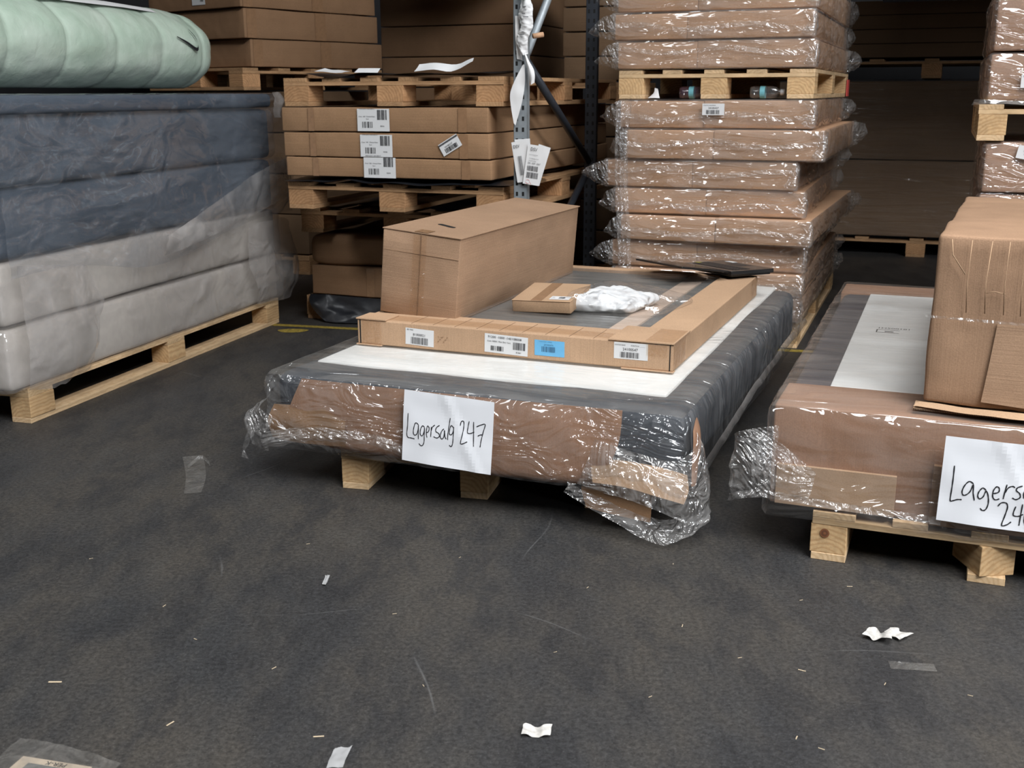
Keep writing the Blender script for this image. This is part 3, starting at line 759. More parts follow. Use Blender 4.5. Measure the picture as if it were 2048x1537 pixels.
mb = MB(); mb.box(WB * .5 - .0008, WB * .5 + .0008, -.0006, .002, .002, HB - .004, 0); mb.box(WB * .30, WB * .30 + .001, 0, 0.001, 0, .001, 0)
mb.build('flap_seam', M_edge, el)
mb = MB()
mb.box(.006, WB - .006, -.0002, .002, .238, .2385, 0)
mb.build('crease_line', M_card_light, el)
tape(el, [(WB * .5 - .03, -.002, .004), (WB * .5 + .024, -.002, .004), (WB * .5 + .024, -.002, HB - .004), (WB * .5 - .03, -.002, HB - .004)], F_tape)
tape(el, [(WB * .5 - .03, .0, HB + .0005), (WB * .5 + .024, .0, HB + .0005), (WB * .5 + .024, .065, HB + .0005), (WB * .5 - .03, .065, HB + .0005)], M_tape)
mb = MB(); mb.box(WB - .0025, WB + .0006, .02, DB - .02, .012, .0135, 0); mb.build('base_crease', M_edge, el)

# small box and bag of white fabric
es = empty('small_box', (.004, 4.085, ZT + HT - .008), 0, 'small flat cardboard mailer box with barcode sticker beside the white bag', 'box')
es.rotation_euler = (math.radians(7), math.radians(-1.9), math.radians(-23.1))
mb = MB(); soft(mb, 0, .233, 0, .235, .002, .046, .003, .05, lambda p, n: .001 * nz(p, 8)); weld(mb.build('box_body', M_card_light, es))
mb = MB(); mb.box(-.001, .234, -.001, .236, .046, .0485, 0, bev=.001); mb.build('box_lid', M_card_light, es)
def ls(mb): put_text(mb, 'EPJ', .006, .022, .008, mi=1); put_text(mb, '20 pcs', .006, .008, .006, mi=2); bars(mb, .034, .010, .026, .020, 12, 3, mi=1)
label_obj('sticker', .078, .04, ls, (.142, .02, .049), (1, 0, 0), (0, 1, 0), parent=es)
mb = MB(); mb.box(.075, .12, .0, .235, .0487, .0489, 0); mb.build('tape_strip', M_tape, es)

ew = empty('white_bag', wpos(OT, YT, .685, .42, ZT + HT - .008), -12, 'clear bag of folded white fabric lying behind the small box', 'bag')
mb = MB()
def dw(p, n): return .010 * nz(p, 11, 4) + .022 * (ridged((p.x * .7 + p.y * .5, p.y * 1.4 - p.x * .5, p.z), 13, 6) - .55)
soft(mb, .0, .25, .0, .25, .003, .066, .03, .008, lambda p, n: dw(p, n) * (.2 if n.z < 0 else 1)); mb.v = [(x + .35 * (y - .1) + 0.0, y, z * (1 - .35 * max(0, x - .12) / .15)) for x, y, z in mb.v]
mb.build('folded_fabric', M_crease, ew)
mb = MB(); soft(mb, .02, .36, -.02, .285, .0005, .078, .03, .015, lambda p, n: .006 + .012 * ridged(p, 7, 8) * (0.05 if n.z < 0 else 1)); mb.v = [(x + .35 * (y - .1), y, z * (1 - .55 * max(0, x - .1) / .25)) for x, y, z in mb.v]
mb.build('clear_bag', film('thin_clear_bag', haze=.05, bump=1.0, freq=14, streak=.22, rough=.08, gloss=1.6), ew)

# laptop lying open on the back corner
ep = empty('laptop', (.79, 5.055, ZT + HT + .012), 0, 'black laptop lying opened flat on the back corner of the flat carton', 'laptop')
ep.rotation_euler = (math.radians(-1.0), math.radians(-1.6), math.radians(-63))
lw_, ld = .36, .235
mb = MB(); mb.box(0, lw_, 0, ld, 0, .018, 0, bev=.003); mb.box(.01, lw_ - .01, .01, ld - .01, -.008, .001, 0, bev=.003); mb.build('base', M_black, ep)
mb = MB()
for i in range(15):
    for j in range(5): mb.box(.03 + i * .020, .047 + i * .020, .035 + j * .019, .051 + j * .019, .0182, .0196, 0)
kb = mb.build('keyboard', M_key, ep)
mb = MB(); mb.box(.12, .23, .15, .215, .0182, .0186, 0); mb.build('touchpad', M_key, ep)
label_obj('sticker', .06, .028, lambda m: put_text(m, '24100', .008, .01, .01, mi=2), (.045, .205, .0183), (0, -.0001, 0) if False else (1, 0, 0), (0, 1, 0), parent=ep).location = (.0, -.0, 0)
mb = MB(); mb.box(.02, .045, .06, .068, .0197, .0202, 0, M=Matrix.Rotation(.1, 4, 'Z')); mb.box(.03, .036, .07, .082, .0197, .0202, 0); mb.build('sticker', simple('sticker_yellow', (.5, .48, .03), .5), ep, label='small yellow sticker')
lid = MB(); lid.box(0.003, lw_ - .003, -.262, -.012, -.004, .004, 0, bev=.002)
lo = lid.build('screen_lid', M_black, ep); lo.location = (0, .0, .016); lo.rotation_euler = (math.radians(-7.0), 0, 0)
mb = MB(); mb.box(.018, lw_ - .018, -.25, -.03, .0042, .0046, 0); so = mb.build('screen', simple('screen_glass', (.004, .004, .005), .08), lo)
mb = MB()
for hx_ in (.06, .28): mb.tube([(hx_, -.008, .012), (hx_ + .035, -.008, .012)], .006, 8, 0)
mb.build('hinge', M_steel_d, ep)

# ------------------------------------------------------------------ 246 pallet on the right
O6 = (.727, 2.943); Y6 = -21.5; W6 = 1.42; D6 = 2.14; T6 = .44
pallet((.842, 2.887, 0), -22.0, .92, 1.95, 'pallet with a skewed middle block under the sale 246 mattress', bw=.098, hb=.085, nd=5, dw=.115, skew=(1, 0))
e6 = empty('bagged_mattress', (O6[0], O6[1], .145), Y6, 'boxed mattress in clear bag with sale note 246', 'mattress')
H6 = T6 - .145
mb = MB(); soft(mb, .004, W6, .006, .268, .004, H6 - .002, .006, .08, lambda p, n: .004 * nz(p, 3, 7)); soft(mb, .004, W6, D6 - .24, D6, .004, H6 - .002, .006, .1)
soft(mb, .004, .03, .2, D6 - .1, .004, H6 - .06, .006, .1)
mb.build('cardboard_end_cap', M_card_red, e6)
mb = MB(); soft(mb, .012, W6 - .01, .2, D6 - .1, .01, H6 - .008, .03, .1, lambda p, n: .003 * nz(p, 4)); mb.build('mattress', simple('plum_grey_fabric', (.075, .068, .075), .85, noise_amt=.1, nscale=90), e6)
mb = MB(); mb.box(.126, W6 - .13, .262, D6 - .235, H6 - .02, H6 - .003, 0, bev=.003); mb.build('top_panel', M_white_fab, e6, label='white top panel of mattress')
mb = MB(); vs, fs = text_mesh('1H500101'); mb.add([(.20 + v.y * 0 + v.x * .028, 1.17 + v.y * .035, H6 - .0025) for v in vs], fs)
mb.box(.20, .28, 1.10, 1.104, H6 - .0028, H6 - .0024); mb.box(.20, .204, 1.10, 1.15, H6 - .0028, H6 - .0024); mb.box(.20, .28, 1.148, 1.152, H6 - .0028, H6 - .0024); mb.box(.23, .26, 1.115, 1.128, H6 - .0028, H6 - .0024)
mb.build('printed_mark', M_ink, e6)
mb = MB(); mb.box(.43, W6 - .06, -.012, .004, .0, .17, 0, bev=.002); mb.build('cardboard_plate', M_card_brown, e6)
mb = MB(); mb.box(.02, .34, -.0085, .004, .008, .125, 0, bev=.001); mb.build('cardboard_plate', M_card_light, e6)
def d6(p, n):
    rr = ridged((p.x * 1.3, p.y * .8, p.z * 1.8), 3.0, 41)
    return .003 + (.009 * rr + .004 * max(0, nz(p, 11, 2))) * (1 - abs(n.z))
mb = MB(); soft(mb, -.004, W6 + .005, -.014, D6 + .01, -.03, H6, .014, .025, d6, 'FL'); weld(mb.build('plastic_bag', F_six, e6))
mb = MB(); soft(mb, -.004, W6 + .005, -.014, D6 + .01, -.03, H6, .014, .035, lambda p, n: .002 + .006 * ridged((p.x * .4 + p.y * .15, p.y * 1.5, 0), 3.6, 9), 'T')
mb.build('plastic_bag_top', film('polythene_folds_over_top', haze=.20, bump=.9, freq=6, streak=.40, rough=.16, scale=(.5, 2.0, 1), gloss=1.2, dcol=(.60, .54, .49), spark=.25), e6)
sheets('gathered_bag_end', F_ear, e6, [
    ([[sl(.02, -.02, .24), sl(.02, -.03, .14), sl(.02, -.035, .05)], [sl(-.06, -.04, .225), sl(-.05, -.07, .13), sl(-.05, -.06, .04)],
           [sl(-.095, -.03, .205), sl(-.10, -.05, .12), sl(-.095, -.05, .015)]], 28, 34, .022, 11, 51, 0, True),
    ([[sl(-.10, -.05, .035), sl(.0, -.06, .06), sl(.2, -.045, .045), sl(.46, -.035, .035)], [sl(-.105, -.052, .012), sl(.0, -.064, .04), sl(.2, -.05, .025), sl(.46, -.04, .015)]], 5, 70, .006, 30, 53, 0, True),
    ([[sl(-.02, -.03, .225), sl(.05, -.035, .18), sl(.13, -.035, .12)], [sl(-.03, -.045, .18), sl(.04, -.055, .13), sl(.12, -.05, .06)],
           [sl(-.02, -.035, .10), sl(.03, -.045, .07), sl(.10, -.04, .04)]], 26, 30, .018, 14, 55, 0, True)])
S246 = [[(1548, 405), (1546, 480), (1541, 560), (1536, 638), (1556, 640), (1582, 631), (1612, 630)],
 [(1682, 522), (1655, 507), (1628, 530), (1611, 570), (1618, 598), (1640, 596), (1664, 572), (1682, 526), (1684, 580), (1696, 632)],
 [(1768, 562), (1745, 547), (1722, 572), (1716, 602), (1730, 620), (1752, 604), (1768, 566), (1784, 600), (1788, 650), (1774, 690), (1752, 696), (1738, 682)],
 [(1813, 582), (1848, 572), (1852, 547), (1835, 536), (1816, 560), (1813, 600), (1830, 622), (1858, 615)],
 [(1900, 520), (1891, 560), (1882, 615)], [(1891, 575), (1908, 543), (1936, 530), (1952, 538)],
 [(2000, 526), (1970, 537), (1962, 556), (1985, 575), (1990, 600), (1965, 616), (1940, 606)],
 [(2056, 545), (2030, 545), (2012, 568), (2014, 600), (2036, 600), (2054, 575), (2060, 548), (2062, 590), (2074, 612)],
 [(2124, 450), (2114, 540), (2108, 620)], [(2170, 560), (2150, 548), (2132, 575), (2134, 610), (2156, 606), (2170, 566), (2176, 620), (2166, 680), (2140, 692)],
 [(1852, 665), (1872, 642), (1904, 641), (1915, 670), (1902, 728), (1886, 790), (1918, 787), (1946, 766)],
 [(1968, 662), (1956, 702), (1960, 724), (1992, 726), (2018, 712)], [(2010, 645), (2004, 715), (1998, 788)],
 [(2062, 652), (2036, 700), (2028, 750), (2042, 786), (2066, 776), (2070, 744), (2050, 732), (2034, 750)]]
note('paper_note', 'white sheet handwritten with Lagersalg 246, taped to the right mattress', .297, .232, S246, (1478, 210), (2290, 290), (1450, 775), O6, Y6, .448, -.05, .178, -2, .0030, rot=1.0)

# (knot on the front left block of the right pallet)
ek = [o for o in C.objects if o.get('label') == 'pallet with a skewed middle block under the sale 246 mattress'][0]
mb = MB()
for rr, zz, mi in ((.013, -.0010, 0), (.009, -.0014, 1), (.004, -.0018, 0)):
    vs = [(.036 + rr * math.cos(t), zz, .082 + rr * 1.05 * math.sin(t)) for t in [2 * PI * k / 20 for k in range(20)]]; mb.add(vs, [tuple(range(20))], mi)
mb.build('knot', [simple('knot_wood', (.20, .075, .03), .7), simple('knot_wood_dark', (.12, .045, .02), .7)], ek)

# big worn carton on 246
eb = empty('large_carton', (1.118, 2.882, T6 + .022), -24.5, 'large worn cardboard carton on top of the sale 246 mattress', 'carton')
WG, DG, HG = .62, 1.42, .455
mb = MB()
def dg(p, n):
    v = .010 * nz(p, 2.5, 6) + .003 * nz(p, 9, 3)
    if n.y < -.5: v += .004 * (abs(((p.x * 14) % 1) - .5) < .06)
    return v
soft(mb, 0, WG, 0, DG, .0, HG, .012, .03, dg, 'FLRT')
for i, v in enumerate(mb.v):
    x, y, z = v; k = z / HG
    mb.v[i] = (x + .02 * k * (1 - x / WG) * 0, y + .006 * k, z - .02 * (y / DG) * k)
weld(mb.build('box_body', cardboard('cardboard_worn', (.34, .21, .13), 'xy', .03, .2), eb))
mb = MB(); sheet(mb, [[Vector((-.008, -.02, .006)), Vector((.2, -.035, .004)), Vector((.62, -.03, .002))], [Vector((-.02, -.05, .0)), Vector((.2, -.07, -.004)), Vector((.62, -.06, -.006))]], 3, 30, .003, 14)
mb.box(-.02, .62, -.05, .03, -.012, -.006, 0, bev=.001)
mb.build('bottom_flap', M_card_light, eb)
mb = MB()
for k in range(150): mb.box(-.018 + k * .0042, -.0165 + k * .0042, -.0512, -.0500, -.0115, -.0065, 0)
mb.build('flute_edge', M_hole, eb)
mb = MB(); sheet(mb, [[Vector((.165, -.004, .235)), Vector((.4, -.006, .235)), Vector((.62, -.004, .235))], [Vector((.155, -.012, .12)), Vector((.4, -.014, .12)), Vector((.62, -.012, .12))], [Vector((.145, -.02, .02)), Vector((.4, -.024, .008)), Vector((.62, -.02, .0))]], 10, 10, .002, 9)
mb.build('side_flap', M_card_box, eb)
tape(eb, [(-.012, -.016, .236), (.62, -.016, .226), (.62, -.016, .233), (-.012, -.016, .243)], F_ear, 'film_strip', n=30)
mb = MB(); r = random.Random(8)
for xx in (.085, .13, .175, .215): mb.tube([(xx + .002 * r.uniform(-1, 1), -.0075, HG - .01), (xx - .004, -.010, HG - .12), (xx + .001, -.010, HG - .20)], .0012, 5, 0)
mb.tube([(.035, -.009, HG - .01), (.04, -.010, HG - .05), (.075, -.010, HG - .10)], .0015, 5, 0); mb.tube([(.13, -.0085, HG - .145), (.15, -.0085, HG - .14), (.175, -.0085, HG - .145)], .001, 5)
mb.build('crease_lines', M_card_light, eb)

# ------------------------------------------------------------------ stretch wrapped carton towers
def bagged_carton(O, yaw, z0, z1, label, W=.965, D=1.93, dx=0, dy=0, rz=0, seed=0, ears=True, name='bagged_carton', group=None, cat='carton', mat=None, both=True, split=.45):
    r = random.Random(seed)
    px, py, _ = wpos(O, yaw, dx, dy)
    e = empty(name, (px, py, z0), yaw + rz, label, cat, group)
    H = z1 - z0 - .004; mat = mat or M_card_stack
    mb = MB(); xs = W * split
    soft(mb, 0.0, xs, 0.0, D, .002, H - .004, .006, .15, lambda p, n: .004 * nz(p, 4, seed) * (1 - abs(n.z)))
    soft(mb, xs - .001, W, -.004, D, .002, H - .002, .006, .15, lambda p, n: .004 * nz(p, 4, seed + 1) * (1 - abs(n.z)))
    mb.build('carton_body', mat, e)
    mb = MB()
    zc = H * r.uniform(.35, .6)
    def d(p, n):
        rr = ridged((p.x * .8, p.y * .9, p.z * 2.5), 4.0, seed)
        f = .003 + .016 * rr * (1 - abs(n.z)) + .005 * max(0, nz(p, 14, seed + 2)) * (1 - abs(n.z))
        if n.x > .5: f += .005 * max(0, math.sin(p.y * 42 + 4 * nz(p, 4, seed))) * (.4 + .6 * nz(p, 1.5, seed + 9))
        return max(.003, f)
    soft(mb, -.004, W + .004, -.01, D + .004, 0, H + .002, .007, .03, d, 'FRL')
    bag = mb.build('plastic_bag', F_cart, e)
    if ears:
        q = r.uniform(.07, .13); zt = H * r.uniform(.45, .8)
        mb = MB(); sheet(mb, [[sl(.01, -.015, H), sl(.01, -.02, H * .5), sl(.01, -.012, .0)], [sl(-q * .5, -.015, H * .85), sl(-q * .5, -.03, H * .45), sl(-q * .4, -.01, H * .1)],
                   [sl(-q, -.0, zt * .75), sl(-q * 1.1, -.01, zt * .62), sl(-q, .0, zt * .5)]], 14, 16, .010, 24, seed, 0, True); mb.build('bag_corner', F_ear, e)
        q = r.uniform(.04, .10)
        yb = D
        mb = MB(); sheet(mb, [[sl(W, yb - .25, H), sl(W + .01, yb - .25, H * .5), sl(W, yb - .25, .0)], [sl(W + q * .6, yb - .1, H * .95), sl(W + q * .8, yb - .1, H * .5), sl(W + q * .5, yb - .1, H * .1)],
                   [sl(W + q * .7, yb + .03, H * .8), sl(W + q * .9, yb + .03, H * .5), sl(W + q * .6, yb + .03, H * .3)]], 14, 16, .012, 20, seed + 1, 0, True); mb.build('bag_corner', F_ear, e)
        # front right corner pucker
        mb = MB(); sheet(mb, [[sl(W - .06, -.016, H * .9), sl(W - .02, -.024, H * .6), sl(W - .05, -.018, H * .15)], [sl(W + .008, -.02, H), sl(W + .022, -.03, H * .5), sl(W + .008, -.018, .0)],
                   [sl(W + .012, .06, H * .9), sl(W + .018, .06, H * .5), sl(W + .012, .06, H * .1)]], 12, 14, .010, 26, seed + 5, 0, True); mb.build('bag_corner', F_ear, e)
    mb = MB()
    z1_, z2_ = H * r.uniform(.3, .75), H * r.uniform(.3, .6)
    pts = [[], []]
    for k in range(9):
        x = W * k / 8; z = z1_ + (z2_ - z1_) * k / 8 + H * .1 * math.sin(k * 1.3 + seed); w = .010 + .004 * r.random()
        pts[0].append(sl(x, -.024, z + w)); pts[1].append(sl(x, -.026, z - w))
    sheet(mb, pts, 4, 60, .007, 34, seed + 3, 0, True)
    mb.build('welded_seam', F_ear, e)
    # small white flag sticker on the right edge
    if r.random() < .7:
        label_obj('sticker', .022, H * .55, None, (W + .004, .03, H * .3), (0, 1, -.2), (0, .2, 1), parent=e)
    return e

YC = -21; OC = (1.46 - .965 * U(YC)[0], 5.5 - .965 * U(YC)[1])
CG = 'bagged cartons in the middle tower'
low = [(0.142, .27, 0, -.02, 0), (.272, .39, .0, -.03, 0), (.392, .53, -.02, -.015, 1.5), (.532, .665, .03, -.04, -1.5), (.667, .80, -.015, .0, 1.0), (.802, .945, -.06, .01, -1), (.947, 1.10, .045, -.02, 0), (1.102, 1.243, .005, 0, .6)]
names = ['bagged carton lying on the floor pallet, bottom of the middle tower', 'bagged carton second from the bottom of the middle tower', 'bagged carton third from the bottom of the middle tower', 'bagged carton fourth from the bottom of the middle tower',
         'bagged carton fifth from the bottom, behind the upright strip of film', 'bagged carton whose crumpled end juts furthest left in middle tower', 'bagged carton second below the pallet with the bottles', 'bagged carton right under the pallet with the bottles, small barcode label on it']
pallet((*wpos(OC, YC, 0, .02)[:2], 0), YC, .965, 1.9, 'floor pallet beneath the middle tower of bagged cartons', bw=.12, hb=.085)
for k, (a, b, dx, dy, rz) in enumerate(low):
    e = bagged_carton(OC, YC, a, b, names[k], dx=dx, dy=dy, rz=rz, seed=11 + k * 5, group=CG, W=.965 + (.02 if k in (6, 2) else 0), split=(.50, .47, .46, .52, .5, .47, .46, .45)[k])
    if k == 7:
        def lc(mb): put_text(mb, 'STATUS  KONTROL', .006, .045, .007, mi=2); put_text(mb, '24105427', .03, .03, .013, mi=1); bars(mb, .02, .005, .066, .02, 22, 12, mi=2)
        label_obj('sticker', .110, .056, lc, (.43, -.032, .065), parent=e, label='white barcode sticker')
pallet((*wpos(OC, YC, -.005, -.005)[:2], 1.246), YC, .975, 1.93, 'pallet halfway up the middle tower, holding the bottles', bw=.13, hb=.080, th=.022, dw=.12, nd=5)
upn = ['bagged carton lowest above the pallet with the bottles', 'bagged carton second above the pallet with the bottles', 'bagged carton third above the pallet with the bottles', 'bagged carton topmost in view of the middle tower']
for k, (a, b, dx, dy, rz) in enumerate([(1.392, 1.53, -.015, 0, 0), (1.532, 1.665, -.03, -.01, 0), (1.667, 1.82, -.02, .0, 0)]):
    bagged_carton(OC, YC, a, b, upn[k], dx=dx, dy=dy, rz=rz, seed=71 + k * 5, group=CG, split=(.42, .38, .42, .4)[k], W=.975)
# twisted upright strip of film
mb = MB(); rows = []
for k in range(70):
    z = .36 + (1.235 - .36) * k / 69; w = .036 + .008 * nz((0, 0, z), 6, 2); xo = .045 + .012 * math.sin(z * 5)
    rows.append([Vector(wpos(OC, YC, xo - .03 + w * (2 * j / 10 - 1) * 1.0 + .03, -.055 + .012 * math.sin(j * 1.9 + z * 4) + .006 * nz((j, 0, z), 9), z)) for j in range(11)])
mb.grid(rows, 0, True); tag(mb.build('film_strip', F_ear), 'crumpled upright strip of stretch film down the left front of middle tower', 'film strip')
# bottles and scraps in the pallet gap
def bottle(x, y, tint, label):
    e = empty('plastic_bottle', wpos(OC, YC, x, y, 1.246 + .0), YC, label, 'bottle', 'empty bottles in the pallet gap')
    prof = [(0, .0), (.002, .026), (.02, .030), (.06, .0285), (.10, .030), (.125, .026), (.142, .013), (.150, .012)]
    mb = MB(); R = []
    for (l, r_) in prof: R.append([Vector((l, r_ * math.cos(2 * PI * k / 20), .031 + r_ * math.sin(2 * PI * k / 20))) for k in range(21)])
    mb.grid(R, 0, True); mb.build('bottle_body', tint, e)
    mb = MB(); mb.tube([(.148, 0, .031), (.168, 0, .031)], .0145, 16, 0); mb.build('bottle_cap', M_cap, e)
    mb = MB(); R = [[Vector((l, .0306 * math.cos(2 * PI * k / 20), .031 + .0306 * math.sin(2 * PI * k / 20))) for k in range(21)] for l in (.05, .075)]
    mb.grid(R, 0, True); mb.build('bottle_label', simple('bottle_label_teal', (.15, .4, .45), .5), e)
bottle(.300, .06, film('purple_tint_plastic', haze=.25, dcol=(.35, .22, .32), bump=.3, gloss=1.4), 'purple tinted bottle lying by the middle block of the tower pallet')
bottle(.655, .06, film('bottle_plastic', haze=.15, dcol=(.6, .62, .65), bump=.3, gloss=1.6), 'clear bottle with teal label lying by the right block of the tower pallet')
mb = MB(); sheet(mb, [[Vector(wpos(OC, YC, .14, .03, 1.25)), Vector(wpos(OC, YC, .20, .04, 1.25))], [Vector(wpos(OC, YC, .17, .03, 1.275)), Vector(wpos(OC, YC, .19, .05, 1.28))], [Vector(wpos(OC, YC, .175, .03, 1.30)), Vector(wpos(OC, YC, .185, .05, 1.295))]], 8, 8, .004, 20)
tag(mb.build('paper_scrap', M_label), 'small white paper scrap in the pallet gap beside the left block', 'paper scrap')
mb = MB(); mb.box(-.003, .004, -.002, .12, 1.25, 1.35, 0); mb.v = [tuple(wpos(OC, YC, .975 + v[0] + .002, 1.80 + v[1] + 0.0, v[2])) for v in mb.v]
tag(mb.build('paint_stripe', M_redp), 'red paint stripe on the far right block of the tower pallet', 'paint mark')

# right-hand shrink-wrapped tower
OS = (2.03, 4.92); YS = -21
def shrink(z0, z1, label, dx=0, seed=0, lab=None, D=1.1, W=1.1):
    px, py, _ = wpos(OS, YS, dx, 0)
    e = empty('shrink_wrapped_box', (px, py, z0), YS, label, 'box', 'shrink wrapped boxes at the right edge')
    H = z1 - z0 - .003
    mb = MB(); soft(mb, .008, W, .008, D, .002, H - .004, .012, .1, lambda p, n: .004 * nz(p, 5, seed)); mb.build('carton_body', cardboard('cardboard_pinkish_%d' % seed, (.42, .26, .175), 'z', .04), e)
    mb = MB(); soft(mb, 0, W + .004, 0, D, 0, H, .018, .022, lambda p, n: .001 + (1 - abs(n.z)) * .009 * ridged((p.x * 1.5 + p.z * .8, p.y, p.z * 2.5 - p.x), 5, seed), 'FLRT'); mb.build('shrink_film', F_shrink, e)
    if lab: label_obj('sticker', .11, .056, lab[0], (*lab[1],), lab[2], lab[3], parent=e, label='white barcode sticker')
    return e
def lsh(mb): put_text(mb, 'STATUS  KONTROL', .006, .045, .007, mi=1); put_text(mb, '24100728', .03, .03, .013, mi=1); bars(mb, .02, .005, .066, .02, 22, 12, mi=2)
pallet((*wpos(OS, YS, 0, 0)[:2], 0), YS, 1.1, 1.1, 'pallet on the floor at the base of the shrink wrapped tower', bw=.11, hb=.08)
zz = [.144, .38, .62, .845, 1.068]
lb = ['shrink wrapped box at the bottom of the right tower, hidden low', 'shrink wrapped box second from the floor in the right tower', 'shrink wrapped box just below the upside down label in right tower', 'shrink wrapped box with upside down label under the right pallet']
for k in range(4):
    shrink(zz[k], zz[k + 1], lb[k], .03 if k < 3 else .035, 5 + k, (lsh, (.250, -.012, .19), (-1, 0, .18), (-.18, 0, -1)) if k == 3 else None)
pallet((*wpos(OS, YS, .0, -.01)[:2], 1.07), YS, 1.1, 1.1, 'pallet halfway up the right tower of shrink wrapped boxes', bw=.115, hb=.088, edge_w=.10, th=.024)
shrink(1.236, 1.44, 'shrink wrapped box standing on the pallet of the right tower, label at its edge', .02, 22, (lsh, (.135, -.012, .055), (1, 0, 0), (0, 0, 1)))
shrink(1.442, 1.70, 'shrink wrapped box topmost in view of the right tower', .025, 25)
mb = MB(); sheet(mb, [[Vector(wpos(OS, YS, -.02, .0, 1.245)), Vector(wpos(OS, YS, .05, -.02, 1.242)), Vector(wpos(OS, YS, .2, -.02, 1.235))], [Vector(wpos(OS, YS, -.03, .02, 1.22)), Vector(wpos(OS, YS, .05, -.035, 1.225)), Vector(wpos(OS, YS, .2, -.03, 1.22))],
                      ], 6, 20, .006, 14, 3, 0, True)
tag(mb.build('paper_liner', F_milky), 'thin pale liner sheet sticking out above the right tower pallet', 'liner')

# ------------------------------------------------------------------ rack bay on the left: front stack
R1 = (-1.16, 5.79); YR = -21; R2 = (-1.20, 6.36)
pallet((*R2, 0), YR, 1.2, 1.5, 'old pallet on the floor behind the left stack, draped with black plastic', old=True)
def plain_carton(O, yaw, dx, dy, z0, z1, W, D, label, mat, group=None, r=.005, bulge=.004, seed=0, tapes=(), name='cardboard_box', rz=0, labs=()):
    px, py, _ = wpos(O, yaw, dx, dy)
    e = empty(name, (px, py, z0), yaw + rz, label, 'box', group)
    H = z1 - z0 - .003
    mb = MB(); soft(mb, 0, W, 0, D, 0.001, H, r, .06, lambda p, n: bulge * nz(p, 3, seed)); mb.build('box_body', mat, e)
    for (a, b) in tapes: tape(e, [(a, -.001 - bulge * .4, .002), (b, -.001 - bulge * .4, .002), (b, -.001 - bulge * .4, H - .002), (a, -.001 - bulge * .4, H - .002)])
    for L in labs: label_obj('sticker', L[0], L[1], L[2], L[3], *(L[4:6] if len(L) > 4 else ((1, 0, 0), (0, 0, 1))), parent=e, label='white barcode sticker')
    return e
plain_carton(R2, YR, .03, .02, .146, .317, 1.1, 1.4, 'cardboard box with torn patch resting on the draped floor pallet', M_card_brown, seed=3, tapes=[(.36, .41)])
plain_carton(R2, YR, .02, .02, .318, .492, 1.1, 1.4, 'bulging soft cardboard box under the lowest raised pallet', M_card_brown, seed=6, r=.05, bulge=.02)
pallet((R2[0] + .0, R2[1] - .06, .515), YR, 1.2, 1.5, 'old pallet lowest raised in the left rack stack, behind the long box', old=True)
mb = MB(); a = lambda x, y, z: Vector(wpos(R2, YR, x, y, z))
sheet(mb, [[a(.03, -.01, .15), a(.12, -.02, .15), a(.3, -.015, .148), a(.7, -.015, .146), a(1.1, -.015, .146)],
           [a(.05, -.05, .11), a(.14, -.06, .10), a(.3, -.03, .09), a(.7, -.03, .08), a(1.1, -.03, .08)],
           [a(.10, -.07, .055), a(.2, -.08, .05), a(.4, -.05, .04), a(.7, -.04, .03), a(1.1, -.04, .03)],
           [a(.17, -.09, .01), a(.26, -.09, .006), a(.45, -.05, .006), a(.7, -.04, .006), a(1.1, -.04, .006)]], 30, 60, .014, 5, 9, 0, True)
tag(mb.build('black_plastic_sheet', F_dark), 'black plastic sheet draped over the front of the floor pallet', 'plastic sheet')
def foil(O, z, x0, x1, label, dz=.02, y0=-.03, y1=.6, seed=0, mat=None, nm='black_plastic_sheet'):
    mb = MB(); R = []
    for i in range(60):
        x = x0 + (x1 - x0) * i / 59; row = []
        for j in range(12):
            y = y0 + (y1 - y0) * j / 11
            e_ = max(0, 1 - j / 3)
            row.append(Vector(wpos(O, YR, x, y + .02 * nz((x, 0, 0), 6, seed) * e_, z + dz * (.5 + nz((x, y, 0), 4.5, seed)) + e_ * (.02 * nz((x * 1.5, 0, 0), 4, seed + 1) - .008))))
        R.append(row)
    mb.grid(R, 0, True); return tag(mb.build(nm, mat or F_dark), label, 'plastic sheet')
foil(R2, .665, .1, 1.2, 'black plastic sheet lying between the two lower rack pallets', .012, seed=5, y0=.0)
pallet((*R1, .70), YR, 1.2, 1.95, 'old pallet under the three labelled boxes in the rack', old=True)
foil(R1, .848, -.0, 1.25, 'black plastic sheet under the three labelled boxes', .012, seed=7, y0=-.035)
def l_r(mb):
    put_text(mb, '9090 0010 140108010', .012, .128 * .82, .009, mi=2, width=.085); put_text(mb, 'Cont / 180 / Chester/Natu', .008, .068, .009, mi=2, width=.09); put_text(mb, 'Sort', .05, .056, .009, mi=2)
    bars(mb, .028, .016, .058, .030, 14, 5, mi=1); bars(mb, .112, .055, .056, .048, 14, 7, mi=1); put_text(mb, '82046', .128, .022, .009, mi=1)
def l_s(mb):
    bars(mb, .02, .006, .075, .022, 20, 3, mi=1); put_text(mb, '24100237', .025, .031, .012, mi=1); mb.box(0, .112, .050, .058, .0001, .0005, 2)
for k, (a0, b0, dx, lx) in enumerate([(.868, .965, .0, .452), (.967, 1.090, -.01, .447), (1.092, 1.213, -.015, .440)]):
    labs = [(.178, .100 if k == 0 else .108, l_r, (lx, -.006, .004 if k else .0))]
    if k == 1: labs.append((.112, .062, l_s, (.905, -.006, .012), (.86, 0, .5), (-.5, 0, .86)))
    plain_carton(R1, YR, dx, .0, a0, b0, 1.14, 2.0, ['bottom', 'middle', 'top'][k] + ' labelled flat box between the two upper rack pallets', M_card, 'labelled flat boxes in the rack', seed=k + 2, tapes=[(.155, .19), (.985, 1.03)], labs=labs, bulge=.003)
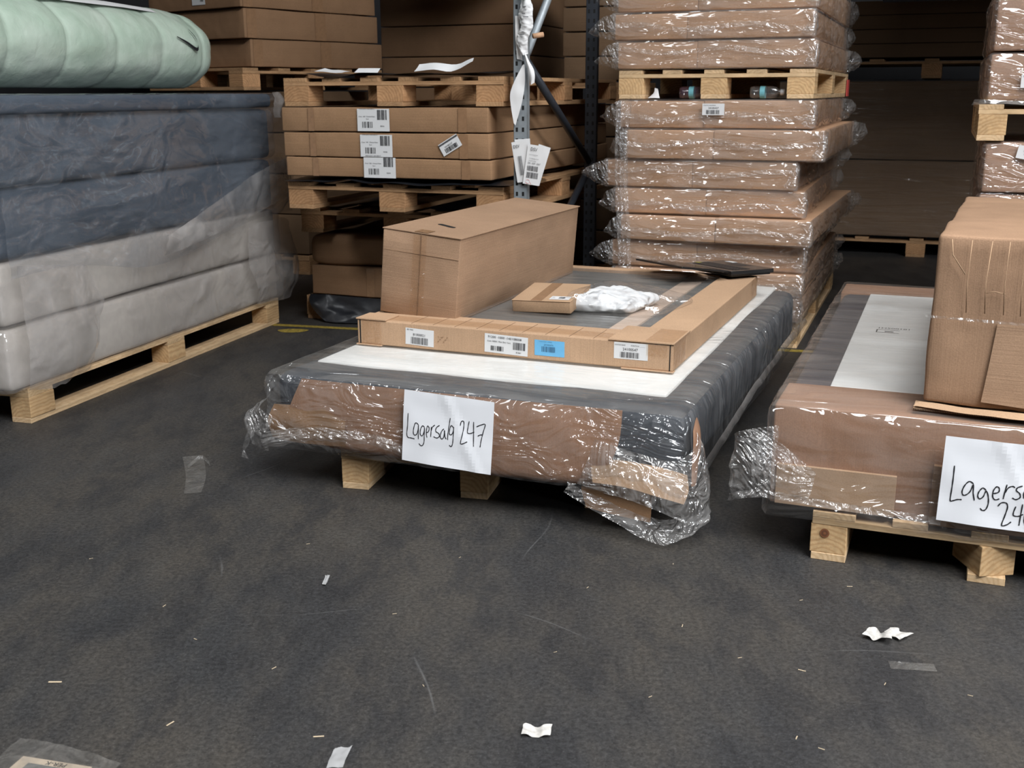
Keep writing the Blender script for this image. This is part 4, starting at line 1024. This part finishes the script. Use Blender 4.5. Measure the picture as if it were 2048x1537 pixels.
pallet((R1[0] + .005, R1[1], 1.216), YR, 1.2, 1.95, 'upper old pallet resting on the three labelled boxes', old=True, nd=6)
foil(R1, 1.366, .12, 1.2, 'black plastic sheet on the upper rack pallet', .018, seed=11, y0=-.01)
def scrap(O, yaw, pts, label, seed=0, mat=None, amp=.006, nm='paper_scrap', cat='paper scrap', txt=False):
    mb = MB(); sheet(mb, [[Vector(wpos(O, yaw, *p)) for p in r] for r in pts], 14, 14, amp, 14, seed)
    return tag(mb.build(nm, mat or M_label), label, cat)
scrap(R1, YR, [[(.20, -.02, 1.385), (.35, -.01, 1.375)], [(.22, .05, 1.402), (.36, .06, 1.385)]], 'crumpled white paper scrap on the left of the upper rack pallet', 1)
scrap(R1, YR, [[(.43, -.03, 1.377), (.56, -.03, 1.375)], [(.44, .0, 1.398), (.56, .0, 1.396)]], 'folded white paper slip in the middle of upper rack pallet', 2, amp=.002)
scrap(R1, YR, [[(.76, -.04, 1.380), (.86, -.05, 1.385), (.96, -.04, 1.380), (1.06, -.03, 1.425)], [(.77, .0, 1.415), (.86, .0, 1.420), (.95, .0, 1.410), (1.055, .0, 1.440)]], 'torn white paper sheet curling up on the right of upper rack pallet', 3, amp=.008)

# rear neighbours in the rack: second deep pallet stack, upper left boxes
OU = (-1.76, 7.6); YU = 62 - 0
def ub(z0, z1, label, dx=0, dy=0, k=0):
    return plain_carton(OU, YU - 10, dx, dy, z0, z1, 1.24, 1.0, label, M_card_brown, 'flat boxes on the rear left pallet', seed=40 + k, tapes=[(.02, .1), (.62, .72)], bulge=.004)
e = ub(1.452, 1.632, 'flat box resting on the rear left pallet, lowest', .05, .0, 0)
ub(1.634, 1.825, 'flat box second on the rear left pallet', .0, -.01, 1)
e = ub(1.827, 2.02, 'flat box topmost in view on the rear left pallet', -.03, -.02, 2)
label_obj('sticker', .14, .08, lambda m: (bars(m, .09, .02, .035, .05, 8, 3), put_text(m, '81060', .02, .04, .012)), (-.003, .50, .03), (0, -1, 0), (0, 0, 1), parent=e)
pallet((*wpos(OU, YU - 10, -.06, -.04)[:2], 1.30), YU - 10, 1.3, 1.05, 'raised pallet under the rear left flat boxes', old=True, hb=.085)
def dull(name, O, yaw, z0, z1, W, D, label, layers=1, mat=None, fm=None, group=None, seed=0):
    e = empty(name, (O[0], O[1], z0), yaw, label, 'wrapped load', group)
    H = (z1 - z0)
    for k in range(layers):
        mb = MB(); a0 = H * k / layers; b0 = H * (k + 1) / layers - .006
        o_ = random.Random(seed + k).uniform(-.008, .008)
        soft(mb, .01 + o_, W - .01 + o_, .01, D, a0 + .002, b0, .006, .2, lambda p, n: .003 * nz(p, 3, seed + k)); mb.build('carton', mat or M_card_shaded, e)
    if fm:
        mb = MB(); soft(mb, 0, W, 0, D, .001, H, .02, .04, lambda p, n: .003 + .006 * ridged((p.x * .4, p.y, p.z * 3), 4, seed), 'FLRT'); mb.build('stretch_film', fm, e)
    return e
pallet((-2.4, 8.3, 0), YR, 1.0, 1.0, 'floor pallet under the hidden wrapped load at rear left', old=True)
dull('wrapped_load', (-2.4, 8.3), YR, .146, 1.297, 1.0, 1.0, 'dark wrapped load standing below the rear left flat boxes', 4, M_card_shaded, None, seed=2)
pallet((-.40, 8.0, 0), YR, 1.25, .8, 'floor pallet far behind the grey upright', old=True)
dull('wrapped_load', (-.40, 8.0), YR, .146, 1.20, 1.25, .8, 'dark wrapped load low behind the two uprights', 5, M_card_shaded, None, seed=4)
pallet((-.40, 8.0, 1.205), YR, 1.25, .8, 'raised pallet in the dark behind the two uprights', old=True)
dull('wrapped_load', (.34, 7.715), YR, 1.355, 2.3, .44, .78, 'tall dark wrapped load high between upright and middle tower', 6, M_card_shaded, None, seed=6)
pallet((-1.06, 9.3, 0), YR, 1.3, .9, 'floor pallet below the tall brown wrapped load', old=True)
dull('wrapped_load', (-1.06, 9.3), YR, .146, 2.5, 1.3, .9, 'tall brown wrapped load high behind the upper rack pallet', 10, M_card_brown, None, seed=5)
# rear right load
OB = (2.0, 9.2)
pallet((*OB, 0), YR, 2.6, 1.2, 'long floor pallet under the dark wrapped load at rear right', old=True, hb=.085, nd=7)
dull('wrapped_load', (OB[0], OB[1]), YR, .155, 1.36, 2.6, 1.2, 'dark load tightly banded in stretch film at rear right', 2, M_card_shaded, F_tight, seed=8)
pallet((OB[0], OB[1], 1.375), YR, 2.6, 1.2, 'raised pallet between the two dark loads at rear right', old=True, hb=.085, nd=7)
for k in range(4):
    plain_carton(OB, YR, 0.0, 0, 1.53 + k * .105, 1.53 + (k + 1) * .105, 2.6, 1.1, 'long dark carton of the rear right pile, counted upward number %d' % (k + 1) if False else ['lowest', 'second lowest', 'third lowest', 'fourth lowest', 'fifth lowest', 'sixth lowest'][k] + ' long dark carton of the pile at rear right', M_card_shaded, 'long dark cartons at rear right', seed=60 + k, bulge=.002, name='long_carton')

# unseen loads and beams added overhead to shade the rear goods
def shade_storey(x, y, W, D, z, label, H=1.3):
    tag(pallet((x, y, z), YR, W, D, 'pallet on the high rack beams, ' + label, old=True, nd=7)[0])
    dull('wrapped_load', (x, y), YR, z + .15, z + H, W, D, 'unseen wrapped load added for shade, ' + label, 3, M_card_shaded, None, seed=int(x * 9) % 7)
def beam(x, y, W, z, label):
    mb = MB(); mb.box(0, W, -.025, .025, -.12, 0, bev=.004); o = mb.build('unseen_rack_beam', M_steel_d, None, (x, y, z)); o.rotation_euler.z = math.radians(YR)
    tag(o, label, 'rack beam', 'unseen rack beams added with the loads')
BZ = 1.98
shade_storey(2.2, 6.75, 2.5, 1.1, BZ, 'right of the middle tower'); shade_storey(4.65, 5.8, 2.5, 1.1, BZ, 'furthest right'); shade_storey(2.65, 8.05, 3.2, 1.1, BZ + .3, 'right at the back')
shade_storey(-2.5, 8.2, 2.7, 1.1, 2.42, 'over the rear left boxes')
for y_, nm in ((-.05, 'front'), (1.15, 'back')):
    o_ = wpos((2.2, 6.75), YR, -.1, y_); beam(o_[0], o_[1], 5.3, BZ, nm + ' unseen beam carrying the added loads on the right')

# ------------------------------------------------------------------ rack frame
def upright(x, y, label, mat, face=-21, hw=.066, dep=.05):
    e = empty('rack_upright', (x, y, 0), face, label, 'rack upright')
    mb = MB(); t = .0025
    mb.box(0, hw, 0, t, 0, 3.2); mb.box(0, t, 0, dep, 0, 3.2); mb.box(hw - t, hw, 0, dep, 0, 3.2); mb.box(0, .014, dep - t, dep, 0, 3.2); mb.box(hw - .014, hw, dep - t, dep, 0, 3.2)
    mb.build('column', mat, e)
    mb = MB()
    for k in range(64):
        z = .1 + k * .05
        for xx in (.010, .040): mb.box(xx, xx + .011, -.0006, .0005, z, z + .020)
    mb.build('slot_holes', M_hole, e)
    mb = MB(); mb.box(-.02, hw + .02, -.02, dep + .02, 0, .006); mb.build('foot_plate', mat, e)
    return e
UX, UY = .012, 5.33
upright(UX, UY, 'grey galvanised rack upright hung with paper labels', M_steel, face=-14)
ux2, uy2 = UX + 1.12 * .36, UY + 1.12 * .93
upright(ux2 - .0, uy2, 'rear rack upright darkened for shade, left of the middle tower', M_steel_d, face=-14)  # rear post stands unlit; its shade is put into the steel colour
def brace(p, q, label, mat, r=.02):
    e = empty('rack_brace', p, 0, label, 'rack brace', 'rack braces')
    mb = MB(); P = [Vector((0, 0, 0)), Vector(q) - Vector(p)]
    mb.tube(P, r, 8, 0, True, True); mb.build('brace_bar', mat, e)
    return e
def fp(s, z): return (UX + .04 + 1.12 * .36 * s, UY + .04 + 1.12 * .93 * s, z)
brace(fp(.06, 1.42), fp(.96, .90), 'rack brace sloping down from the grey upright to the rear upright', M_steel_d)
brace(fp(.06, 1.46), fp(.96, 2.35), 'rack brace rising behind the hanging papers of grey upright', M_steel)
brace(fp(.06, .30), fp(.96, .86), 'low rack brace rising to the rear upright', M_steel_d)

# papers on the upright
def jag(rows, amt, seed):
    r = random.Random(seed); out = []
    for q in rows:
        out.append([tuple(c + r.uniform(-amt, amt) * (1, .7, .6)[i] for i, c in enumerate(p)) for p in q])
    return out
def hang(label, rows, mat=M_label, amp=.004, seed=0, prints=None, name='shipping_label', group='papers hung on the grey upright'):
    e = empty(name, (UX, UY, 0), -14, label, 'label', group)
    mb = MB(); sheet(mb, [[Vector(p) for p in r] for r in rows], 16 if len(rows) < 6 else 90, 12, amp, 16 if len(rows) < 6 else 34, seed, 0, len(rows) > 6); mb.build('paper_sheet', mat, e)
    if prints: prints(e)
    return e
def dsv(e):
    mb = MB(); put_text(mb, 'DSV', .016, .158, .022, mi=0, width=.032); put_text(mb, 'Fra: Kolding lager', .014, .138, .006, mi=1)
    put_text(mb, 'Til: Koebenhavn', .016, .120, .007); put_text(mb, 'Nordre Ring', .014, .109, .007); put_text(mb, 'DK  H09  2367', .012, .096, .012, width=.06)
    bars(mb, .012, .064, .052, .024, 16, 3, mi=1, z=.0004); bars(mb, .012, .030, .056, .028, 20, 8, mi=1, z=.0004)
    th = math.radians(-8); c, s = math.cos(th), math.sin(th)
    mb.v = [(.050 + c * v[0] - s * v[1], -.0262 - .004 * (v[1] / .18), .862 + s * v[0] + c * v[1]) for v in mb.v]; mb.build('printing', [M_ink, M_inkg], e)
    mb = MB(); P = [Vector((.022 + .010 * math.cos(t), .012 + .009 * math.sin(t), 0)) for t in [k * .55 for k in range(12)]] + [Vector((.040, .004, 0))]
    mb.grid([[p + Vector((0, -.0008, 0)), p + Vector((.0004, .0008, 0))] for p in P], 0, False)
    mb.v = [(.050 + c * v[0] - s * v[1], -.0265, .862 + s * v[0] + c * v[1]) for v in mb.v]; mb.build('red_scribble', M_red, e)
def rect(x0, z0, w, h, th, y, curl=.01):
    th = math.radians(th); c, s = math.cos(th), math.sin(th)
    f = lambda a, b: (x0 + c * a - s * b, y - curl * (1 - b / h) * .3, z0 + s * a + c * b)
    return [[f(0, h), f(w * .5, h), f(w, h)], [f(0, h * .5), f(w * .5, h * .5), f(w, h * .5)], [f(0, 0), f(w * .5, 0), f(w, 0)]]
hang('shipping label at the back of the fanned bundle on the upright, tilted left', rect(.020, .865, .075, .20, 4, -.008), amp=.002, seed=2)
def dsv2(e):
    mb = MB(); put_text(mb, 'DSV', .006, .158, .022, mi=0, width=.03); bars(mb, .02, .03, .02, .09, 8, 4, mi=1)
    th = math.radians(9); c, s = math.cos(th), math.sin(th)
    mb.v = [(.022 + c * v[0] - s * v[1], -.0205, .866 + s * v[0] + c * v[1]) for v in mb.v]; mb.build('printing', [M_ink, M_inkg], e)
hang('shipping label left of the front one in the fanned bundle', rect(.022, .864, .075, .19, 9, -.016, .0), amp=.0012, seed=3, prints=dsv2)
hang('shipping label right of the front one in the fanned bundle', rect(.070, .868, .060, .185, -17, -.010), amp=.002, seed=4)
hang('front shipping label of the fanned bundle, red scribble at its foot', rect(.050, .862, .078, .185, -8, -.024, .006), amp=.0006, seed=5, prints=dsv)
hang('creased grey white shipping label hanging high on the upright, pointed top', [[(.048, -.012, 1.405), (.056, -.010, 1.405)], [(.0, -.02, 1.31), (.058, -.014, 1.33)], [(-.012, -.02, 1.25), (.045, -.014, 1.24)], [(.004, -.014, 1.14), (.012, -.012, 1.13)]], amp=.006, seed=6)
def crumple(rows, seed, amt=.010):
    return jag(rows, amt, seed)
def smudge(pts):
    def f(e):
        mb = MB(); r = random.Random(9)
        for (x, z) in pts: mb.box(x, x + r.uniform(.012, .026), -.058, -.0575, z, z + .0035, 0)
        mb.build('printing', M_inkg, e)
    return f
hang('crumpled label waste at the very top of the upright', crumple([[(.025, -.03, 1.80), (.055, -.045, 1.80), (.085, -.03, 1.80)], [(.030, -.03, 1.77), (.055, -.05, 1.765), (.082, -.03, 1.765)], [(.015, -.03, 1.745), (.050, -.045, 1.73), (.075, -.03, 1.74)], [(.046, -.03, 1.715), (.055, -.045, 1.71), (.066, -.03, 1.715)]], 2, .007), amp=.008, seed=7)
hang('wide crumpled printed label hanging below the top label waste', crumple([[(.048, -.03, 1.715), (.056, -.045, 1.715), (.066, -.03, 1.715)], [(.044, -.03, 1.68), (.070, -.05, 1.675), (.096, -.03, 1.67)], [(.038, -.035, 1.62), (.066, -.05, 1.62), (.098, -.035, 1.625)], [(.040, -.035, 1.57), (.066, -.05, 1.565), (.092, -.03, 1.57)], [(.028, -.03, 1.53), (.052, -.045, 1.52), (.080, -.03, 1.525)], [(.034, -.03, 1.485), (.054, -.04, 1.48), (.076, -.03, 1.485)], [(.055, -.03, 1.455), (.062, -.04, 1.45), (.072, -.03, 1.455)]], 5, .007), amp=.008, seed=8, prints=smudge([(.055, 1.655), (.058, 1.64), (.055, 1.625), (.060, 1.61), (.052, 1.545), (.045, 1.535)]))
hang('narrow torn label strip dangling beside the upright under the crumpled label', crumple([[(.058, -.03, 1.455), (.064, -.04, 1.455), (.072, -.03, 1.455)], [(.064, -.03, 1.42), (.074, -.04, 1.42), (.084, -.03, 1.42)], [(.074, -.03, 1.385), (.090, -.04, 1.385), (.106, -.03, 1.385)], [(.080, -.03, 1.35), (.096, -.04, 1.345), (.112, -.03, 1.36)], [(.086, -.03, 1.32), (.092, -.04, 1.315), (.104, -.03, 1.325)]], 7, .004), amp=.006, seed=9)
hang('curled grey label stuck flat near the top of the upright', [[(.012, -.012, 1.62), (.03, -.008, 1.62)], [(.014, -.016, 1.52), (.034, -.008, 1.52)], [(.02, -.012, 1.43), (.045, -.008, 1.425)]], amp=.003, seed=8)
e = empty('cardboard_tube', (UX + .09, UY - .03, 1.53), 20, 'short rolled brown tube stuck through the crumpled label strip', 'tube')
mb = MB(); mb.tube([(0, 0, 0), (.05, 0, .008)], .012, 14, 0); mb.build('tube_body', M_card_stack, e)

# ------------------------------------------------------------------ litter on the floor
def fscrap(x, y, w, h, rot, label, mat=M_label, seed=0, amp=.006, fold=.0, nm='paper_scrap', grp='paper scraps on the floor', cat='paper scrap', printed=False):
    c, s = math.cos(rot), math.sin(rot); r = random.Random(seed); rows = []
    for i in range(5):
        row = []
        for j in range(5):
            u, v = i / 4, j / 4; jx = r.uniform(-.1, .1) * (i in (0, 4)); jy = r.uniform(-.12, .12) * (j in (0, 4))
            a, b = (v - .5 + jx) * w, (u - .5 + jy) * h
            z = .002 + fold * .45 * abs(math.sin(v * PI * 1.4 + 1.0)) + .003 * r.random()
            row.append(Vector((x + a * c - b * s, y + a * s + b * c, z)))
        rows.append(row)
    mb = MB(); sheet(mb, rows, 16, 16, amp * .5, 40, seed)
    mb.v = [(a, b, max(z, .0015)) for a, b, z in mb.v]
    return tag(mb.build(nm, mat), label, cat, grp)
M_dirty = simple('dirty_paper', (.50, .48, .45), .8, noise_amt=.35, nscale=45)
fscrap(.885, 2.415, .062, .050, -.55, 'crumpled dirty white paper on the floor in front of the 246 pallet, left half', M_dirty, 3, .016, .030)
fscrap(.932, 2.425, .048, .045, -.9, 'crumpled dirty white paper on the floor in front of the 246 pallet, right half', M_dirty, 5, .012, .016)
fscrap(.049, 2.010, .058, .034, -.1, 'crumpled white barcode label on the floor at the bottom middle', M_dirty, 7, .014, .012)
fscrap(-.347, 1.925, .032, .070, -.1, 'translucent white torn piece on floor at bottom edge', simple('grey_translucent_scrap', (.30, .30, .30), .6), 9, .006)
fscrap(-.506, 2.747, .012, .060, .0, 'tiny whitish film scrap on the floor left of the middle', simple('greyish_scrap', (.30, .30, .30), .6), 11, .002)
F_floor = film('floor_tape', haze=.24, bump=.5, freq=30, streak=.1, rough=.3, gloss=.6, dcol=(.4, .38, .35))
mb = MB(); sheet(mb, [[Vector((-1.20, 3.80, .002)), Vector((-1.13, 3.82, .002))], [Vector((-1.13, 3.60, .002)), Vector((-1.06, 3.60, .002))], [Vector((-1.085, 3.42, .002)), Vector((-1.03, 3.43, .003))]], 12, 6, .001, 30)
sheet(mb, [[Vector((-1.15, 3.69, .006)), Vector((-1.14, 3.67, .004))], [Vector((-1.11, 3.72, .035)), Vector((-1.105, 3.71, .024))], [Vector((-1.075, 3.70, .020)), Vector((-1.07, 3.69, .006))]], 12, 4, .001, 30, 0, 0)
tag(mb.build('tape_strip', F_floor), 'clear tape strip with lifted end stuck to the floor left of the 247 pallet', 'tape')
mb = MB(); sheet(mb, [[Vector((.87, 2.30, .002)), Vector((.97, 2.285, .002))], [Vector((.865, 2.265, .002)), Vector((.965, 2.25, .002))]], 6, 8, .0008, 30)
tag(mb.build('tape_strip', F_floor), 'clear tape strip flat on the floor at the right, before the crumpled paper', 'tape')
# plastic envelope bottom-left
e = empty('plastic_envelope', (-1.037, 1.77, .002), -14, 'clear plastic envelope with a printed card on the floor, bottom left corner', 'plastic bag')
mb = MB(); mb.box(0.02, .175, 0, .17, 0, .002); mb.build('printed_card', simple('kraft_card', (.42, .34, .25), .7, noise_amt=.2, nscale=20), e)
mb = MB(); mb.box(.045, .15, 0, .152, .0021, .0025); mb.build('grey_panel', simple('grey_print', (.10, .10, .095), .6, noise_amt=.2, nscale=120), e)
mb = MB(); vs, fs = text_mesh('PER-K'); mb.add([(.125 - v.x * .018, .165 - v.y * .016, .003) for v in vs], fs); mb.build('printing', M_ink, e)
mb = MB(); mb.grid([[Vector((-.02 + .25 * i / 20, -.02 + .235 * j / 16 - .03 * (i / 20) ** 2, .006 + .006 * ridged((i, j, 0), .25, 2))) for j in range(17)] for i in range(21)], 0, True); mb.build('clear_sleeve', F_floor, e)
# wood splinters and specks
M_spl = simple('splinter_wood', (.55, .44, .30), .8)
def from_px_list(): pass
spl = [(-1.03, 2.22, .027, 0), (-.40, 2.0, .02, .1), (-.72, 2.05, .018, 1.0), (.42, 2.48, .012, 1.3), (.53, 2.32, .01, .3), (.66, 2.26, .016, -.5), (.58, 1.99, .012, 1.1), (.62, 1.95, .012, -.6), (.83, 2.2, .01, 1.0), (-.77, 2.42, .01, -.6), (-.55, 2.28, .012, .9),
       (-.30, 2.55, .01, .2), (.1, 2.35, .008, .5), (.75, 2.62, .009, .4), (1.0, 2.15, .01, -.5), (-.9, 2.6, .011, 1.2), (-.2, 2.2, .008, 2), (.3, 2.15, .009, .6), (-.6, 3.0, .01, .4), (.2, 2.7, .009, 1.0), (.9, 2.7, .014, 0), (.45, 2.85, .008, 1.4), (-1.2, 2.9, .01, .5), (-.15, 2.9, .008, .9)]
base = None
for k, (x, y, L, rot) in enumerate(spl):
    if base is None:
        mb = MB(); mb.box(-.5, .5, -.07, .07, 0, .09, 0, bev=.02); base = mb.build('wood_splinter', M_spl); o = base
    else:
        o = base.copy(); C.objects.link(o)
    o.location = (x, y, .0006); o.rotation_euler = (0, 0, rot); o.scale = (L * 1.1, L * 1.1, L * .6)
    tag(o, 'tiny pale wood splinter lying on the dark floor', 'wood splinter', 'wood splinters scattered on the floor')

# ------------------------------------------------------------------ light and camera
def area(name, loc, target, sx, sy, energy, col=(1, 1, 1), spread=180):
    l = bpy.data.lights.new(name, 'AREA'); l.shape = 'RECTANGLE'; l.size = sx; l.size_y = sy; l.energy = energy; l.color = col; l.spread = math.radians(spread)
    o = bpy.data.objects.new(name, l); o.location = loc
    o.rotation_euler = (Vector(target) - Vector(loc)).to_track_quat('-Z', 'Y').to_euler(); C.objects.link(o); return o
area('roof_light', (4.0, -3.0, 7.2), (1.2, 2.6, 0), 5.0, 2.2, 1300, (.96, .98, 1.0))
area('overhead_light', (1.6, .2, 7.35), (1.6, .2, 0), 2.2, 6, 330, (.97, .985, 1.0), 120)
area('gate_daylight', (10.5, -4.0, 2.6), (.2, 2.6, .4), 3.0, 3.0, 120, (.90, .95, 1.0), 80)
area('overhead_light', (-4.6, .5, 7.35), (-4.2, 1.5, 0), 1.6, 5, 210, (.95, .98, 1.0), 110)  # added lamp overhead, brightens the left stack and the mint bag
w = bpy.data.worlds.new('World'); bpy.context.scene.world = w; w.use_nodes = True
w.node_tree.nodes['Background'].inputs[0].default_value = (.5, .52, .55, 1); w.node_tree.nodes['Background'].inputs[1].default_value = .2

cam = bpy.data.cameras.new('Camera'); co = bpy.data.objects.new('Camera', cam); C.objects.link(co)
cam.sensor_width = 36; cam.lens = 2200 / 2048 * 36; cam.clip_start = .05
pitch = math.atan((768.5 - 185) / 2200)
co.location = (0, 0, 1.28)
R = Matrix.Rotation(PI / 2 - pitch, 3, 'X') @ Matrix.Rotation(math.radians(-.2), 3, 'Z')
co.rotation_euler = R.to_euler()
cam.dof.use_dof = True; cam.dof.focus_distance = 3.5; cam.dof.aperture_fstop = 7.1
sc = bpy.context.scene; sc.camera = co
sc.view_settings.view_transform = 'Standard'; sc.view_settings.look = 'None'; sc.view_settings.gamma = 1
sc.view_settings.exposure = .04
sc.cycles.max_bounces = 6; sc.cycles.diffuse_bounces = 3; sc.cycles.glossy_bounces = 3; sc.cycles.transmission_bounces = 3; sc.cycles.transparent_max_bounces = 14; sc.cycles.use_adaptive_sampling = True; sc.cycles.use_light_tree = False; sc.cycles.adaptive_threshold = .06; sc.cycles.use_denoising = True
sc.cycles.sample_clamp_indirect = 3; sc.cycles.caustics_reflective = False; sc.cycles.caustics_refractive = False
